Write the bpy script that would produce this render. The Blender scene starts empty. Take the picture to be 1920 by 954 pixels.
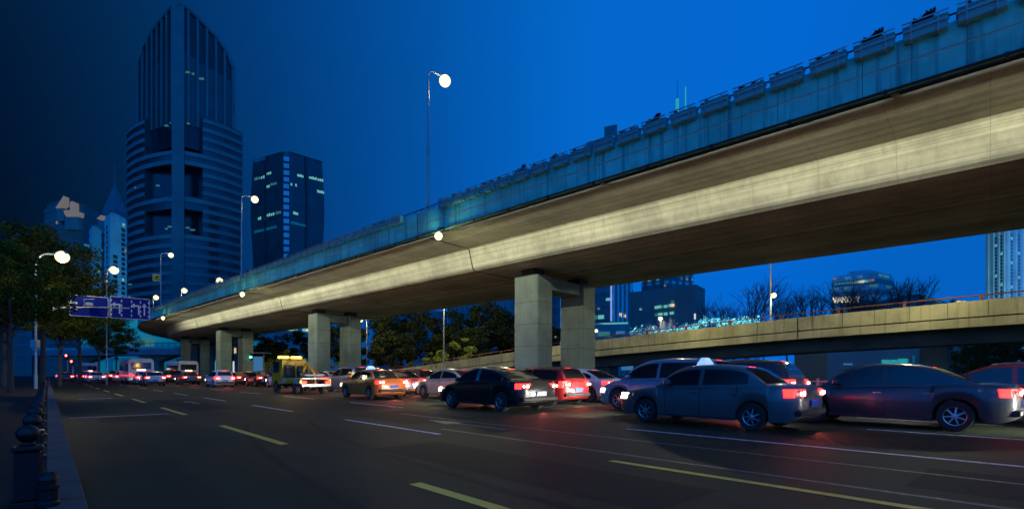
import bpy, math, random
from mathutils import Vector, Matrix, noise
random.seed(7)
R = math.radians
scene = bpy.context.scene
COL = scene.collection

# ------------------------------------------------------------------ camera, sky, sun, exposure
H = 1.25                       # eye height; the photo is 1920 wide, focal 950 px, horizon at row 700
F = 950.0
cam_d = bpy.data.cameras.new('camera'); cam = bpy.data.objects.new('camera', cam_d); COL.objects.link(cam)
cam.location = (0, 0, H); cam.rotation_euler = (R(90), 0, 0)
cam_d.sensor_width = 36; cam_d.lens = 36 * F / 1920
cam_d.shift_y = (700 - 477) / 1920
cam_d.clip_start = 0.05; cam_d.clip_end = 6000
scene.camera = cam

world = bpy.data.worlds.new('World'); scene.world = world; world.use_nodes = True
wn = world.node_tree.nodes; wl = world.node_tree.links; wn.clear()
w_out = wn.new('ShaderNodeOutputWorld'); w_bg = wn.new('ShaderNodeBackground')
w_sky = wn.new('ShaderNodeTexSky'); w_sky.sky_type = 'NISHITA'; w_sky.sun_disc = False
w_sky.sun_elevation = R(-4); w_sky.sun_rotation = R(75); w_sky.ozone_density = 6
w_tc = wn.new('ShaderNodeTexCoord'); w_sep = wn.new('ShaderNodeSeparateXYZ')
wl.new(w_tc.outputs['Generated'], w_sep.inputs[0])
# dusk glow: deep blue overhead in the west (left), brighter towards the right
w_r = wn.new('ShaderNodeValToRGB'); w_m = wn.new('ShaderNodeMapRange')
w_m.inputs['From Min'].default_value = -0.72; w_m.inputs['From Max'].default_value = 0.60
w_y = wn.new('ShaderNodeMath'); w_y.operation = 'MULTIPLY'; w_y.inputs[1].default_value = -1.9
w_y2 = wn.new('ShaderNodeMath'); w_y2.operation = 'MAXIMUM'; w_y2.inputs[1].default_value = 0.0
w_x = wn.new('ShaderNodeMath'); w_x.operation = 'ADD'
wl.new(w_sep.outputs['Y'], w_y.inputs[0]); wl.new(w_y.outputs[0], w_y2.inputs[0]); wl.new(w_y2.outputs[0], w_x.inputs[0]); wl.new(w_sep.outputs['X'], w_x.inputs[1])
wl.new(w_x.outputs[0], w_m.inputs['Value']); wl.new(w_m.outputs[0], w_r.inputs[0])
cr = w_r.color_ramp
for i, (pos, c) in enumerate([(0.02, (0.0004, 0.0060, 0.0220)), (0.093, (0.0006, 0.0150, 0.056)), (0.145, (0.0006, 0.0232, 0.0865)), (0.267, (0.0008, 0.0455, 0.197)),
                              (0.412, (0.0008, 0.077, 0.335)), (0.64, (0.001, 0.137, 0.598)), (0.87, (0.001, 0.136, 0.64)), (1.0, (0.001, 0.118, 0.53))]):
    e = cr.elements[i] if i < 2 else cr.elements.new(pos)
    e.position = pos; e.color = (*c, 1)
w_mul = wn.new('ShaderNodeMixRGB'); w_mul.blend_type = 'MULTIPLY'; w_mul.inputs[0].default_value = 1
w_mul.inputs[2].default_value = (0.0, 0.02, 0.05, 1)
wl.new(w_sky.outputs[0], w_mul.inputs[1])
w_add = wn.new('ShaderNodeMixRGB'); w_add.blend_type = 'ADD'; w_add.inputs[0].default_value = 1
wl.new(w_r.outputs[0], w_add.inputs[1]); wl.new(w_mul.outputs[0], w_add.inputs[2])
# unseen sky behind the camera is boosted to add blue light on the fascia
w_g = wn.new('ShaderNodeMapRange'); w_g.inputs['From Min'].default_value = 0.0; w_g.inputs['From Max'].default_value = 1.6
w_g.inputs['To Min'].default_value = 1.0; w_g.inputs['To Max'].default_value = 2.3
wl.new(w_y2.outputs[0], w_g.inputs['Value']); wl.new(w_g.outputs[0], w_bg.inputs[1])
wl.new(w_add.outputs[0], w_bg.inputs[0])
wl.new(w_bg.outputs[0], w_out.inputs[0])

scene.view_settings.view_transform = 'Standard'; scene.view_settings.look = 'None'
scene.view_settings.exposure = 0; scene.view_settings.gamma = 1; scene.view_settings.use_curve_mapping = False
cy = scene.cycles
cy.use_denoising = True
cy.max_bounces = 5; cy.diffuse_bounces = 3; cy.glossy_bounces = 3; cy.transmission_bounces = 4
cy.sample_clamp_indirect = 3.0; cy.caustics_reflective = False; cy.caustics_refractive = False
try: cy.use_light_tree = True
except Exception: pass

# ------------------------------------------------------------------ frames
def frame(vpx):
    th = math.atan((960 - vpx) / F)
    return Vector((-math.sin(th), math.cos(th), 0)), Vector((math.cos(th), math.sin(th), 0))
RU, RN = frame(90)      # road: along, across
BU, BN = frame(-46)     # viaduct: along, across
def road(s, p, z=0): return RU * s + RN * p + Vector((0, 0, z))
def road_s(px, p):       # s where a line at offset p passes image column px
    a = (px - 960) / F
    return (p * RN.x - a * p * RN.y) / (a * RU.y - RU.x)
S1, RC = 92.0, 90.0
def br(s, p, z=0):
    if s <= S1: v = BU * s + BN * p
    else:
        a = (s - S1) / RC
        v = BU * S1 + BN * (18 + RC) + (-BN * math.cos(a) + BU * math.sin(a)) * (18 + RC - p)
    return Vector((v.x, v.y, z))
def at(px, py, D): return Vector(((px - 960) / F * D, D, H + (700 - py) / F * D))
ROADROT = math.atan2(RU.y, RU.x)
BRROT = math.atan2(BU.y, BU.x)

# ------------------------------------------------------------------ materials
def newmat(name):
    m = bpy.data.materials.new(name); m.use_nodes = True
    nt = m.node_tree; b = nt.nodes['Principled BSDF']
    return m, nt, b
def mat(name, col, rough=0.6, metal=0.0, var=0.25, scale=3.0, bump=0.0, spec=0.5, coat=0.0, dirt=None, stretch=(1,1,1)):
    m, nt, b = newmat(name); N = nt.nodes; L = nt.links
    tc = N.new('ShaderNodeTexCoord'); mp = N.new('ShaderNodeMapping'); mp.inputs['Scale'].default_value = stretch
    L.new(tc.outputs['Object'], mp.inputs[0])
    nz = N.new('ShaderNodeTexNoise'); nz.inputs['Scale'].default_value = scale; nz.inputs['Detail'].default_value = 5
    nz.inputs['Roughness'].default_value = 0.65
    L.new(mp.outputs[0], nz.inputs[0])
    rp = N.new('ShaderNodeValToRGB'); rp.color_ramp.elements[0].position = 0.3; rp.color_ramp.elements[1].position = 0.7
    d = dirt or tuple(c * (1 - var) for c in col)
    rp.color_ramp.elements[0].color = (*d, 1); rp.color_ramp.elements[1].color = (*[min(1, c * (1 + var * .5)) for c in col], 1)
    L.new(nz.outputs[0], rp.inputs[0]); L.new(rp.outputs[0], b.inputs['Base Color'])
    b.inputs['Roughness'].default_value = rough; b.inputs['Metallic'].default_value = metal
    b.inputs['Specular IOR Level'].default_value = spec; b.inputs['Coat Weight'].default_value = coat
    if bump:
        bp = N.new('ShaderNodeBump'); bp.inputs['Strength'].default_value = bump; bp.inputs['Distance'].default_value = 0.02
        nf = N.new('ShaderNodeTexNoise'); nf.inputs['Scale'].default_value = scale * 12; nf.inputs['Detail'].default_value = 3
        L.new(tc.outputs['Object'], nf.inputs[0]); L.new(nf.outputs[0], bp.inputs['Height']); L.new(bp.outputs[0], b.inputs['Normal'])
    return m
def emat(name, col, st, base=(0.02, 0.02, 0.02)):
    m, nt, b = newmat(name)
    b.inputs['Base Color'].default_value = (*base, 1)
    b.inputs['Emission Color'].default_value = (*col, 1); b.inputs['Emission Strength'].default_value = st
    return m
def weathered(name, col, streak, amount=0.5, rough=0.85, grain=0.4):
    """concrete: broad mottling, vertical rain streaks, fine grain"""
    m, nt, b = newmat(name); N = nt.nodes; L = nt.links
    tc = N.new('ShaderNodeTexCoord')
    n1 = N.new('ShaderNodeTexNoise'); n1.inputs['Scale'].default_value = 0.35; n1.inputs['Detail'].default_value = 6; n1.inputs['Roughness'].default_value = .7
    L.new(tc.outputs['Object'], n1.inputs[0])
    mp = N.new('ShaderNodeMapping'); mp.inputs['Scale'].default_value = (3.2, 3.2, 0.16); L.new(tc.outputs['Object'], mp.inputs[0])
    n2 = N.new('ShaderNodeTexNoise'); n2.inputs['Scale'].default_value = 1.6; n2.inputs['Detail'].default_value = 4; L.new(mp.outputs[0], n2.inputs[0])
    r1 = N.new('ShaderNodeValToRGB'); r1.color_ramp.elements[0].position = .38; r1.color_ramp.elements[1].position = .62
    r1.color_ramp.elements[0].color = (*[c * .68 for c in col], 1); r1.color_ramp.elements[1].color = (*[c * 1.12 for c in col], 1)
    L.new(n1.outputs[0], r1.inputs[0])
    r2 = N.new('ShaderNodeValToRGB'); r2.color_ramp.elements[0].position = .52; r2.color_ramp.elements[1].position = .72
    r2.color_ramp.elements[0].color = (0, 0, 0, 1); r2.color_ramp.elements[1].color = (amount,) * 3 + (1,)
    L.new(n2.outputs[0], r2.inputs[0])
    mx = N.new('ShaderNodeMixRGB'); mx.inputs[2].default_value = (*streak, 1)
    L.new(r2.outputs[0], mx.inputs[0]); L.new(r1.outputs[0], mx.inputs[1]); L.new(mx.outputs[0], b.inputs['Base Color'])
    b.inputs['Roughness'].default_value = rough
    nf = N.new('ShaderNodeTexNoise'); nf.inputs['Scale'].default_value = 22; nf.inputs['Detail'].default_value = 4
    L.new(tc.outputs['Object'], nf.inputs[0])
    bp = N.new('ShaderNodeBump'); bp.inputs['Strength'].default_value = grain; bp.inputs['Distance'].default_value = .02
    L.new(nf.outputs[0], bp.inputs['Height']); L.new(bp.outputs[0], b.inputs['Normal'])
    return m

def asphalt():
    m, nt, b = newmat('asphalt'); N = nt.nodes; L = nt.links
    tc = N.new('ShaderNodeTexCoord')
    n1 = N.new('ShaderNodeTexNoise'); n1.inputs['Scale'].default_value = .25; n1.inputs['Detail'].default_value = 7; n1.inputs['Roughness'].default_value = .65
    L.new(tc.outputs['Object'], n1.inputs[0])
    # tyre-worn tracks along the road (object X runs along the road)
    mp = N.new('ShaderNodeMapping'); mp.inputs['Scale'].default_value = (.03, 1.3, 1); L.new(tc.outputs['Object'], mp.inputs[0])
    n2 = N.new('ShaderNodeTexNoise'); n2.inputs['Scale'].default_value = 1.0; n2.inputs['Detail'].default_value = 3; L.new(mp.outputs[0], n2.inputs[0])
    n3 = N.new('ShaderNodeTexNoise'); n3.inputs['Scale'].default_value = 38; n3.inputs['Detail'].default_value = 4; n3.inputs['Roughness'].default_value = .8
    L.new(tc.outputs['Object'], n3.inputs[0])
    a = N.new('ShaderNodeMath'); a.operation = 'ADD'; L.new(n1.outputs[0], a.inputs[0]); L.new(n2.outputs[0], a.inputs[1])
    a2 = N.new('ShaderNodeMath'); a2.operation = 'MULTIPLY_ADD'; a2.inputs[1].default_value = .7; L.new(n3.outputs[0], a2.inputs[0]); L.new(a.outputs[0], a2.inputs[2])
    rp = N.new('ShaderNodeValToRGB'); e = rp.color_ramp.elements
    e[0].position = .95; e[0].color = (.006, .0095, .0045, 1); e[1].position = 1.7; e[1].color = (.027, .040, .020, 1)
    dv = N.new('ShaderNodeMath'); dv.operation = 'MULTIPLY'; dv.inputs[1].default_value = .5
    L.new(a2.outputs[0], dv.inputs[0]); e[0].position = .5; e[1].position = .86
    L.new(dv.outputs[0], rp.inputs[0])
    # cracks / tar seams
    vo = N.new('ShaderNodeTexVoronoi'); vo.feature = 'DISTANCE_TO_EDGE'; vo.inputs['Scale'].default_value = .22
    nw = N.new('ShaderNodeTexNoise'); nw.inputs['Scale'].default_value = 1.4; L.new(tc.outputs['Object'], nw.inputs[0])
    mw = N.new('ShaderNodeMixRGB'); mw.inputs[0].default_value = .35; L.new(tc.outputs['Object'], mw.inputs[1]); L.new(nw.outputs['Color'], mw.inputs[2])
    L.new(mw.outputs[0], vo.inputs['Vector'])
    lt = N.new('ShaderNodeMath'); lt.operation = 'LESS_THAN'; lt.inputs[1].default_value = .006; L.new(vo.outputs['Distance'], lt.inputs[0])
    ml = N.new('ShaderNodeMath'); ml.operation = 'MULTIPLY'; ml.inputs[1].default_value = .6; L.new(lt.outputs[0], ml.inputs[0])
    mx = N.new('ShaderNodeMixRGB'); mx.inputs[2].default_value = (.014, .014, .014, 1)
    L.new(ml.outputs[0], mx.inputs[0]); L.new(rp.outputs[0], mx.inputs[1]); L.new(mx.outputs[0], b.inputs['Base Color'])
    rr = N.new('ShaderNodeMapRange'); b.inputs['Specular IOR Level'].default_value = .14; rr.inputs['To Min'].default_value = .50; rr.inputs['To Max'].default_value = .80
    L.new(n1.outputs[0], rr.inputs[0]); L.new(rr.outputs[0], b.inputs['Roughness'])
    bp = N.new('ShaderNodeBump'); bp.inputs['Strength'].default_value = .35; bp.inputs['Distance'].default_value = .01
    L.new(n3.outputs[0], bp.inputs['Height']); L.new(bp.outputs[0], b.inputs['Normal'])
    return m
def pavers(name, c1, c2, sx=.4):
    m, nt, b = newmat(name); N = nt.nodes; L = nt.links
    tc = N.new('ShaderNodeTexCoord'); bk = N.new('ShaderNodeTexBrick')
    bk.inputs['Scale'].default_value = 1; bk.inputs['Brick Width'].default_value = sx; bk.inputs['Row Height'].default_value = sx * .5
    bk.inputs['Mortar Size'].default_value = .008
    bk.inputs['Color1'].default_value = (*c1, 1); bk.inputs['Color2'].default_value = (*c2, 1); bk.inputs['Mortar'].default_value = (.02, .02, .02, 1)
    L.new(tc.outputs['Object'], bk.inputs['Vector']); L.new(bk.outputs['Color'], b.inputs['Base Color'])
    b.inputs['Roughness'].default_value = .8; b.inputs['Specular IOR Level'].default_value = .1
    return m
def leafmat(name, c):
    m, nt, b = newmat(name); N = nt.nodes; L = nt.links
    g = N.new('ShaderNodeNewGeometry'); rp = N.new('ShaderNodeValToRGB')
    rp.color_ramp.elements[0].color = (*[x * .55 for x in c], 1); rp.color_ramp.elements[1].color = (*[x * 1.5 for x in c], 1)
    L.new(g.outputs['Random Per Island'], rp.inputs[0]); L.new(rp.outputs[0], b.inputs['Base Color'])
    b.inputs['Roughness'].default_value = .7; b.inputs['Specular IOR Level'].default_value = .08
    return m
def paintmark(name, c, wear=.55):
    m, nt, b = newmat(name); N = nt.nodes; L = nt.links
    tc = N.new('ShaderNodeTexCoord'); n = N.new('ShaderNodeTexNoise'); n.inputs['Scale'].default_value = 9; n.inputs['Detail'].default_value = 8; n.inputs['Roughness'].default_value = .75
    L.new(tc.outputs['Object'], n.inputs[0]); rp = N.new('ShaderNodeValToRGB')
    rp.color_ramp.elements[0].position = wear - .1; rp.color_ramp.elements[1].position = wear + .02
    rp.color_ramp.elements[0].color = (*c, 1); rp.color_ramp.elements[1].color = (.07, .07, .065, 1)
    L.new(n.outputs[0], rp.inputs[0]); L.new(rp.outputs[0], b.inputs['Base Color']); b.inputs['Roughness'].default_value = .55
    return m

def girder_mat():
    m = weathered('girder_concrete', (.48, .50, .37), (.26, .27, .19), .4, rough=.7, grain=.2)
    nt = m.node_tree; N = nt.nodes; L = nt.links; b = N['Principled BSDF']; src = b.inputs['Base Color'].links[0].from_socket
    tc = N.new('ShaderNodeTexCoord'); mp = N.new('ShaderNodeMapping'); mp.inputs['Rotation'].default_value = (0, 0, 0)
    vr = N.new('ShaderNodeVectorRotate'); vr.rotation_type = 'Z_AXIS'; vr.inputs['Angle'].default_value = -BRROT
    L.new(tc.outputs['Object'], vr.inputs['Vector']); L.new(vr.outputs[0], mp.inputs[0]); mp.inputs['Scale'].default_value = (.012, 1.6, 3.5)
    n = N.new('ShaderNodeTexNoise'); n.inputs['Scale'].default_value = 1.3; n.inputs['Detail'].default_value = 6; n.inputs['Roughness'].default_value = .7; L.new(mp.outputs[0], n.inputs[0])
    r = N.new('ShaderNodeValToRGB'); r.color_ramp.elements[0].position = .36; r.color_ramp.elements[1].position = .66
    r.color_ramp.elements[0].color = (.52, .52, .50, 1); r.color_ramp.elements[1].color = (1.15, 1.13, 1.08, 1); L.new(n.outputs[0], r.inputs[0])
    mx = N.new('ShaderNodeMixRGB'); mx.blend_type = 'MULTIPLY'; mx.inputs[0].default_value = 1; L.new(src, mx.inputs[1]); L.new(r.outputs[0], mx.inputs[2]); L.new(mx.outputs[0], b.inputs['Base Color'])
    # cross joints of the formwork every 2.4 m
    sp = N.new('ShaderNodeSeparateXYZ'); L.new(vr.outputs[0], sp.inputs[0]); md = N.new('ShaderNodeMath'); md.operation = 'PINGPONG'; md.inputs[1].default_value = 1.2; L.new(sp.outputs['X'], md.inputs[0])
    lt = N.new('ShaderNodeMath'); lt.operation = 'LESS_THAN'; lt.inputs[1].default_value = .012; L.new(md.outputs[0], lt.inputs[0]); m2 = N.new('ShaderNodeMath'); m2.operation = 'MULTIPLY'; m2.inputs[1].default_value = .35; L.new(lt.outputs[0], m2.inputs[0])
    m3 = N.new('ShaderNodeMixRGB'); m3.inputs[2].default_value = (.08, .08, .06, 1); L.new(m2.outputs[0], m3.inputs[0]); L.new(mx.outputs[0], m3.inputs[1]); L.new(m3.outputs[0], b.inputs['Base Color'])
    return m
M = dict(
    asphalt=asphalt(),
    ground=mat('dark_ground', (.05, .052, .045), .9, scale=.2, bump=.3),
    sidewalk=pavers('sidewalk_pavers', (.026, .025, .020), (.018, .018, .015)),
    kerb=weathered('kerb_stone', (.07, .068, .055), (.04, .04, .04), .4),
    fascia=weathered('fascia_concrete', (.09, .68, .55), (.02, .13, .14), .7),
    girder=girder_mat(),
    pier=weathered('pier_concrete', (.17, .23, .17), (.14, .15, .12), .5),
    ramp=weathered('ramp_concrete', (.55, .50, .28), (.20, .165, .10), .6),
    seam=mat('seam_dark', (.02, .025, .025), .9),
    strip=mat('rust_strip', (.55, .55, .38), .8, scale=2),
    darkmetal=mat('dark_metal', (.03, .035, .035), .5, .6),
    pipe=mat('pipe_dark', (.02, .022, .022), .6, .3),
    rustrail=mat('red_brown_rail', (.26, .08, .035), .55, .2),
    planter=weathered('planter_concrete', (.08, .42, .40), (.05, .09, .08), .5),
    galv=mat('galvanised_steel', (.34, .36, .34), .45, .5, var=.15),
    signblue=mat('sign_blue', (.002, .012, .15), .75, var=.05, spec=.1),
    signwhite=mat('sign_white', (.38, .40, .42), .5, var=.08),
    yellowsign=mat('sign_yellow', (.65, .5, .03), .5),
    black=mat('black_cast_iron', (.010, .010, .010), .4, .0, var=.3, spec=.35),
    reflector=mat('reflective_yellow_band', (.35, .32, .2), .5),
    tyre=mat('tyre_rubber', (.018, .018, .018), .85),
    rim=mat('alloy_rim', (.55, .56, .57), .3, .9, var=.08),
    hub=mat('steel_wheel_cover', (.28, .28, .28), .45, .6),
    glass=mat('car_glass', (.010, .012, .014), .06, 0, var=.0, spec=.8),
    chrome=mat('chrome_trim', (.5, .52, .55), .18, 1, var=.0),
    trim=mat('black_plastic', (.015, .015, .016), .55),
    plateblue=mat('plate_blue', (.03, .09, .45), .4), platewhite=mat('plate_white', (.6, .6, .62), .4),
    lampred=emat('tail_lamp_glow', (1, .012, .009), 10, (.3, .01, .01)),
    lampcore=emat('tail_lamp_core', (1, .30, .22), 16, (.4, .05, .05)),
    lampwhite=emat('headlamp_glow', (1, .93, .82), 12, (.5, .5, .5)),
    amber=emat('amber_beacon', (1, .48, .05), 9), taxiglow=emat('taxi_roof_sign', (.45, .75, 1.0), .7, (.5, .6, .7)),
    busglow=emat('bus_interior_glow', (.5, .75, .9), .16, (.02, .03, .03)),
    redsign=emat('red_signal', (1, .05, .03), 22), greensig=emat('green_signal', (.05, 1, .55), 14),
    bulb=emat('street_lamp_glow', (1.0, .78, .38), 2.3), bulbw=emat('pale_lamp_glow', (1.0, .84, .56), 2.3),
    patch=mat('asphalt_patch', (.011,.014,.009), .7, scale=6, bump=.3, spec=.14), skid=mat('tyre_rubber_mark', (.010,.012,.008), .7, spec=.14, dirt=(.018,.021,.013)), manhole=mat('manhole_iron', (.03,.028,.025), .5, .6),
    bark=mat('bark', (.07, .055, .04), .9, scale=8, bump=.6),
    leaf=leafmat('leaves_green', (.065, .075, .006)), leafdark=leafmat('leaves_dark', (.030, .040, .010)), leaflit=leafmat('leaves_lamplit', (.22, .26, .03)),  # leaflit: leaf green made paler, lamplight put into the colour
    yellowmark=paintmark('yellow_road_paint', (.95, .47, .03), .72), whitemark=paintmark('white_road_paint', (.55, .56, .55), .6),
    wornmark=paintmark('worn_road_paint', (.30, .27, .17), .47),
    bglass=mat('tower_glass', (.048, .056, .064), .22, .1, var=.4, scale=.15, spec=.7),
    bglassd=mat('tower_glass_dark', (.022, .026, .032), .2, .1, var=.4, scale=.15),
    bband=mat('tower_spandrel', (.19, .205, .20), .6, scale=.08), bpier=mat('tower_pier', (.15, .165, .16), .6, scale=.08),
    bcyan=mat('pale_render_wall', (.36, .58, .58), .8, scale=.1), bdark=mat('dark_block_wall', (.12, .17, .16), .6, scale=.1),
    bwall=mat('pale_tower_wall', (.55, .68, .72), .7, scale=.1), bteal=mat('teal_wall', (.14, .26, .27), .7, scale=.1),
    bmid=mat('mid_wall', (.13, .19, .21), .6, scale=.1),
    win_c=emat('lit_window_cyan', (.22, .80, .72), .55), win_w=emat('lit_window_warm', (1, .78, .42), .8),
    win_d=emat('lit_window_dim', (.08, .38, .42), .35), win_g=emat('lit_window_grey', (.8, .72, .62), .17),
    win_b=emat('lit_window_blue', (.08, .35, .75), .40), linelight=emat('blue_line_light', (.25, .40, 1), .9),
    mastlight=emat('cyan_mast_light', (.05, .75, .80), .45), letters=emat('warm_sign_letters', (1, .78, .42), .9),
    shopcyan=emat('cyan_shop_glow', (.03, .50, .58), .55), led=emat('cyan_led', (.15, .78, .95), 1.3),
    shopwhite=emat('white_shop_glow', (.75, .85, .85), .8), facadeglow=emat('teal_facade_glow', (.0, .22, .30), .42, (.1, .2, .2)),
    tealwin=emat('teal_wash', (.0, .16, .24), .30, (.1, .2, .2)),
)

# ------------------------------------------------------------------ mesh helpers
class MB:
    def __init__(s): s.v = []; s.f = []; s.mi = []
    def poly(s, pts, mi=0):
        k = len(s.v); s.v += [tuple(p) for p in pts]; s.f.append(tuple(range(k, k + len(pts)))); s.mi.append(mi); return s
    def add(s, vs, fs, mi=0):
        k = len(s.v); s.v += [tuple(p) for p in vs]; s.f += [tuple(i + k for i in f) for f in fs]; s.mi += [mi] * len(fs); return s
    def box(s, x0, x1, y0, y1, z0, z1, mi=0, T=None):
        vs = [Vector(p) for p in ((x0,y0,z0),(x1,y0,z0),(x1,y1,z0),(x0,y1,z0),(x0,y0,z1),(x1,y0,z1),(x1,y1,z1),(x0,y1,z1))]
        if T: vs = [T @ v for v in vs]
        return s.add(vs, [(0,3,2,1),(4,5,6,7),(0,1,5,4),(1,2,6,5),(2,3,7,6),(3,0,4,7)], mi)
    def bbox(s, x0, x1, y0, y1, z0, z1, b=.02, mi=0, T=None):
        """box with chamfered vertical and top edges"""
        def ring(i, z): return [(x0+i+b,y0+i,z),(x1-i-b,y0+i,z),(x1-i,y0+i+b,z),(x1-i,y1-i-b,z),(x1-i-b,y1-i,z),(x0+i+b,y1-i,z),(x0+i,y1-i-b,z),(x0+i,y0+i+b,z)]
        return s.loft([ring(b, z0), ring(0, z0+b), ring(0, z1-b), ring(b, z1)], mi, T)
    def loft(s, rings, mi=0, T=None, caps=True, closed=True):
        k = len(s.v); n = len(rings[0])
        for r in rings:
            for p in r:
                p = Vector(p); s.v.append(tuple(T @ p if T else p))
        for a in range(len(rings) - 1):
            for i in range(n if closed else n - 1):
                j = (i + 1) % n
                s.f.append((k+a*n+i, k+a*n+j, k+(a+1)*n+j, k+(a+1)*n+i)); s.mi.append(mi)
        if caps and closed:
            s.f.append(tuple(k + i for i in reversed(range(n)))); s.mi.append(mi)
            s.f.append(tuple(k + (len(rings)-1)*n + i for i in range(n))); s.mi.append(mi)
        return s
    def tube(s, pts, r, n=8, mi=0, taper=None):
        pts = [Vector(p) for p in pts]; rings = []
        for i, p in enumerate(pts):
            d = (pts[min(i+1, len(pts)-1)] - pts[max(i-1, 0)]).normalized()
            up = Vector((0,0,1)) if abs(d.z) < .95 else Vector((1,0,0))
            a = d.cross(up).normalized(); b = a.cross(d)
            rr = r if taper is None else r + (taper - r) * i / max(1, len(pts)-1)
            rings.append([p + a*math.cos(2*math.pi*k/n)*rr + b*math.sin(2*math.pi*k/n)*rr for k in range(n)])
        return s.loft(rings, mi)
    def lathe(s, prof, c=(0,0,0), n=16, mi=0, T=None, caps=True):
        c = Vector(c)
        return s.loft([[c + Vector((r*math.cos(2*math.pi*k/n), r*math.sin(2*math.pi*k/n), z)) for k in range(n)] for r, z in prof], mi, T, caps)
    def prism(s, pts, z0, z1, mi=0):
        return s.loft([[(p[0], p[1], z0) for p in pts], [(p[0], p[1], z1) for p in pts]], mi)
    def mesh(s, name, mats, smooth=False):
        me = bpy.data.meshes.new(name); me.from_pydata(s.v, [], s.f); me.validate()
        if not isinstance(mats, (list, tuple)): mats = [mats]
        for m in mats: me.materials.append(m)
        if len(mats) > 1: me.polygons.foreach_set('material_index', s.mi)
        if smooth: me.polygons.foreach_set('use_smooth', [True] * len(me.polygons))
        me.update(); return me
def fixn(me):
    import bmesh
    b = bmesh.new(); b.from_mesh(me); bmesh.ops.recalc_face_normals(b, faces=b.faces); b.to_mesh(me); b.free()
def obj(name, mb, mats, parent=None, smooth=False, angle=None, label=None):
    me = mb if isinstance(mb, bpy.types.Mesh) else mb.mesh(name, mats, smooth or angle is not None)
    if not isinstance(mb, bpy.types.Mesh):
        fixn(me)
        if angle is not None: me.set_sharp_from_angle(angle=R(angle))
    o = bpy.data.objects.new(name, me); COL.objects.link(o)
    if parent: o.parent = parent
    if label: o['label'] = label
    return o
def tag(o, label, cat, group=None, kind=None):
    if label: o['label'] = label
    if cat: o['category'] = cat
    if group: o['group'] = group
    if kind: o['kind'] = kind
    return o
def empty(name, loc=(0,0,0), rz=0, label=None, cat=None, group=None):
    o = bpy.data.objects.new(name, None); COL.objects.link(o); o.location = loc; o.rotation_euler = (0, 0, rz)
    o.empty_display_size = .3
    return tag(o, label, cat, group)
def dup(root, loc, rz, label, group=None, parent=None):
    r = root.copy(); COL.objects.link(r)
    if loc is not None: r.location = loc; r.rotation_euler = (0, 0, rz)
    if label: r['label'] = label
    if group: r['group'] = group
    if parent: r.parent = parent
    for ch in root.children:
        dup(ch, None, 0, None, None, r)
    return r
def struct(name, mb, m):
    o = obj(name, mb, m); o['kind'] = 'structure'; return o
ORD = ['', 'first','second','third','fourth','fifth','sixth','seventh','eighth','ninth','tenth','eleventh','twelfth','thirteenth','fourteenth','fifteenth','sixteenth','seventeenth','eighteenth','nineteenth']
TENS = {2:'twent',3:'thirt',4:'fort',5:'fift',6:'sixt',7:'sevent',8:'eight',9:'ninet'}
def ordn(n):
    if n < 20: return ORD[n]
    t, u = divmod(n, 10)
    return TENS[t] + ('ieth' if u == 0 else 'y-' + ORD[u])
def lamp(parent, loc, energy, col=(1, .80, .45), size=.12, name='lamp_light'):
    l = bpy.data.lights.new(name, 'POINT'); l.energy = energy; l.color = col; l.shadow_soft_size = size
    o = bpy.data.objects.new(name, l); COL.objects.link(o); o.location = loc; o.parent = parent; return o

# ------------------------------------------------------------------ ground, road, sidewalk
g = MB().poly([(-3000,-600,-.004),(3000,-600,-.004),(3000,4000,-.004),(-3000,4000,-.004)]); struct('ground', g, M['ground'])
def road_obj(name, mb, m, **k):
    o = obj(name, mb, m, **k); o.rotation_euler = (0, 0, ROADROT); return o
# local frame of road objects: x = s along the road, y = -p  (RN is RU turned right)
def rect(s0, s1, p0, p1, z): return [(s0, -p0, z), (s1, -p0, z), (s1, -p1, z), (s0, -p1, z)]
o = road_obj('road', MB().poly(rect(-80, 420, .26, 46, .0)), M['asphalt']); o['kind'] = 'structure'
sw = MB(); sw.box(-60, 300, .02, 40, -.1, .13)
o = road_obj('sidewalk', sw, M['sidewalk']); o['kind'] = 'structure'
kb = MB(); s = -20.0
while s < 120:
    kb.bbox(s, s + .985, -.25, .017, -.05, .135, .012); s += 1
o = road_obj('kerb', kb, M['kerb']); o['kind'] = 'structure'
# painted markings
def dash(mb, s0, s1, p, w=.15, z=.005): mb.poly(rect(s0, s1, p - w/2, p + w/2, z))
mk = MB()
for k in range(-2, 9): dash(mk, .6 + 8.7*k, 5.0 + 8.7*k, 3.08)
dash(mk, -3.5, 4.4, 5.95, .14); mkr = road_obj('yellow_lane_marking', mk, M['yellowmark']); mkr['kind'] = 'structure'
mk = MB()
for k in range(1, 9): dash(mk, .2 + 8.5*k, 4.7 + 8.5*k, 5.95, .12)
dash(mk, -30, 6.7, 9.65, .13)
for k in range(1, 9): dash(mk, 8 + 8.5*k, 12.4 + 8.5*k, 9.65, .12)
for k in range(-3, 9): dash(mk, 6*k, 6*k + 3, 13.55, .12)
for k in range(-3, 9): dash(mk, 6*k+1, 6*k + 4, 16.9, .12)
mk.poly(rect(18.75, 18.9, .45, 2.75, .005)); mk.poly(rect(32.5, 32.8, 1.1, 2.4, .005))
o = road_obj('white_lane_marking', mk, M['whitemark']); o['kind'] = 'structure'
mk = MB(); dash(mk, -30, 9.5, 6.55, .09); dash(mk, -20, 14, 8.1, .08, .0052); 
def arrow_road(mb, s0, p, L=3.0):
    mb.poly([(s0, -p+.08, .005), (s0, -p-.08, .005), (s0+L*.6, -p-.08, .005), (s0+L*.6, -p+.08, .005)])
    mb.poly([(s0+L*.6, -p+.3, .005), (s0+L*.6, -p-.3, .005), (s0+L, -p, .005)])
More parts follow.
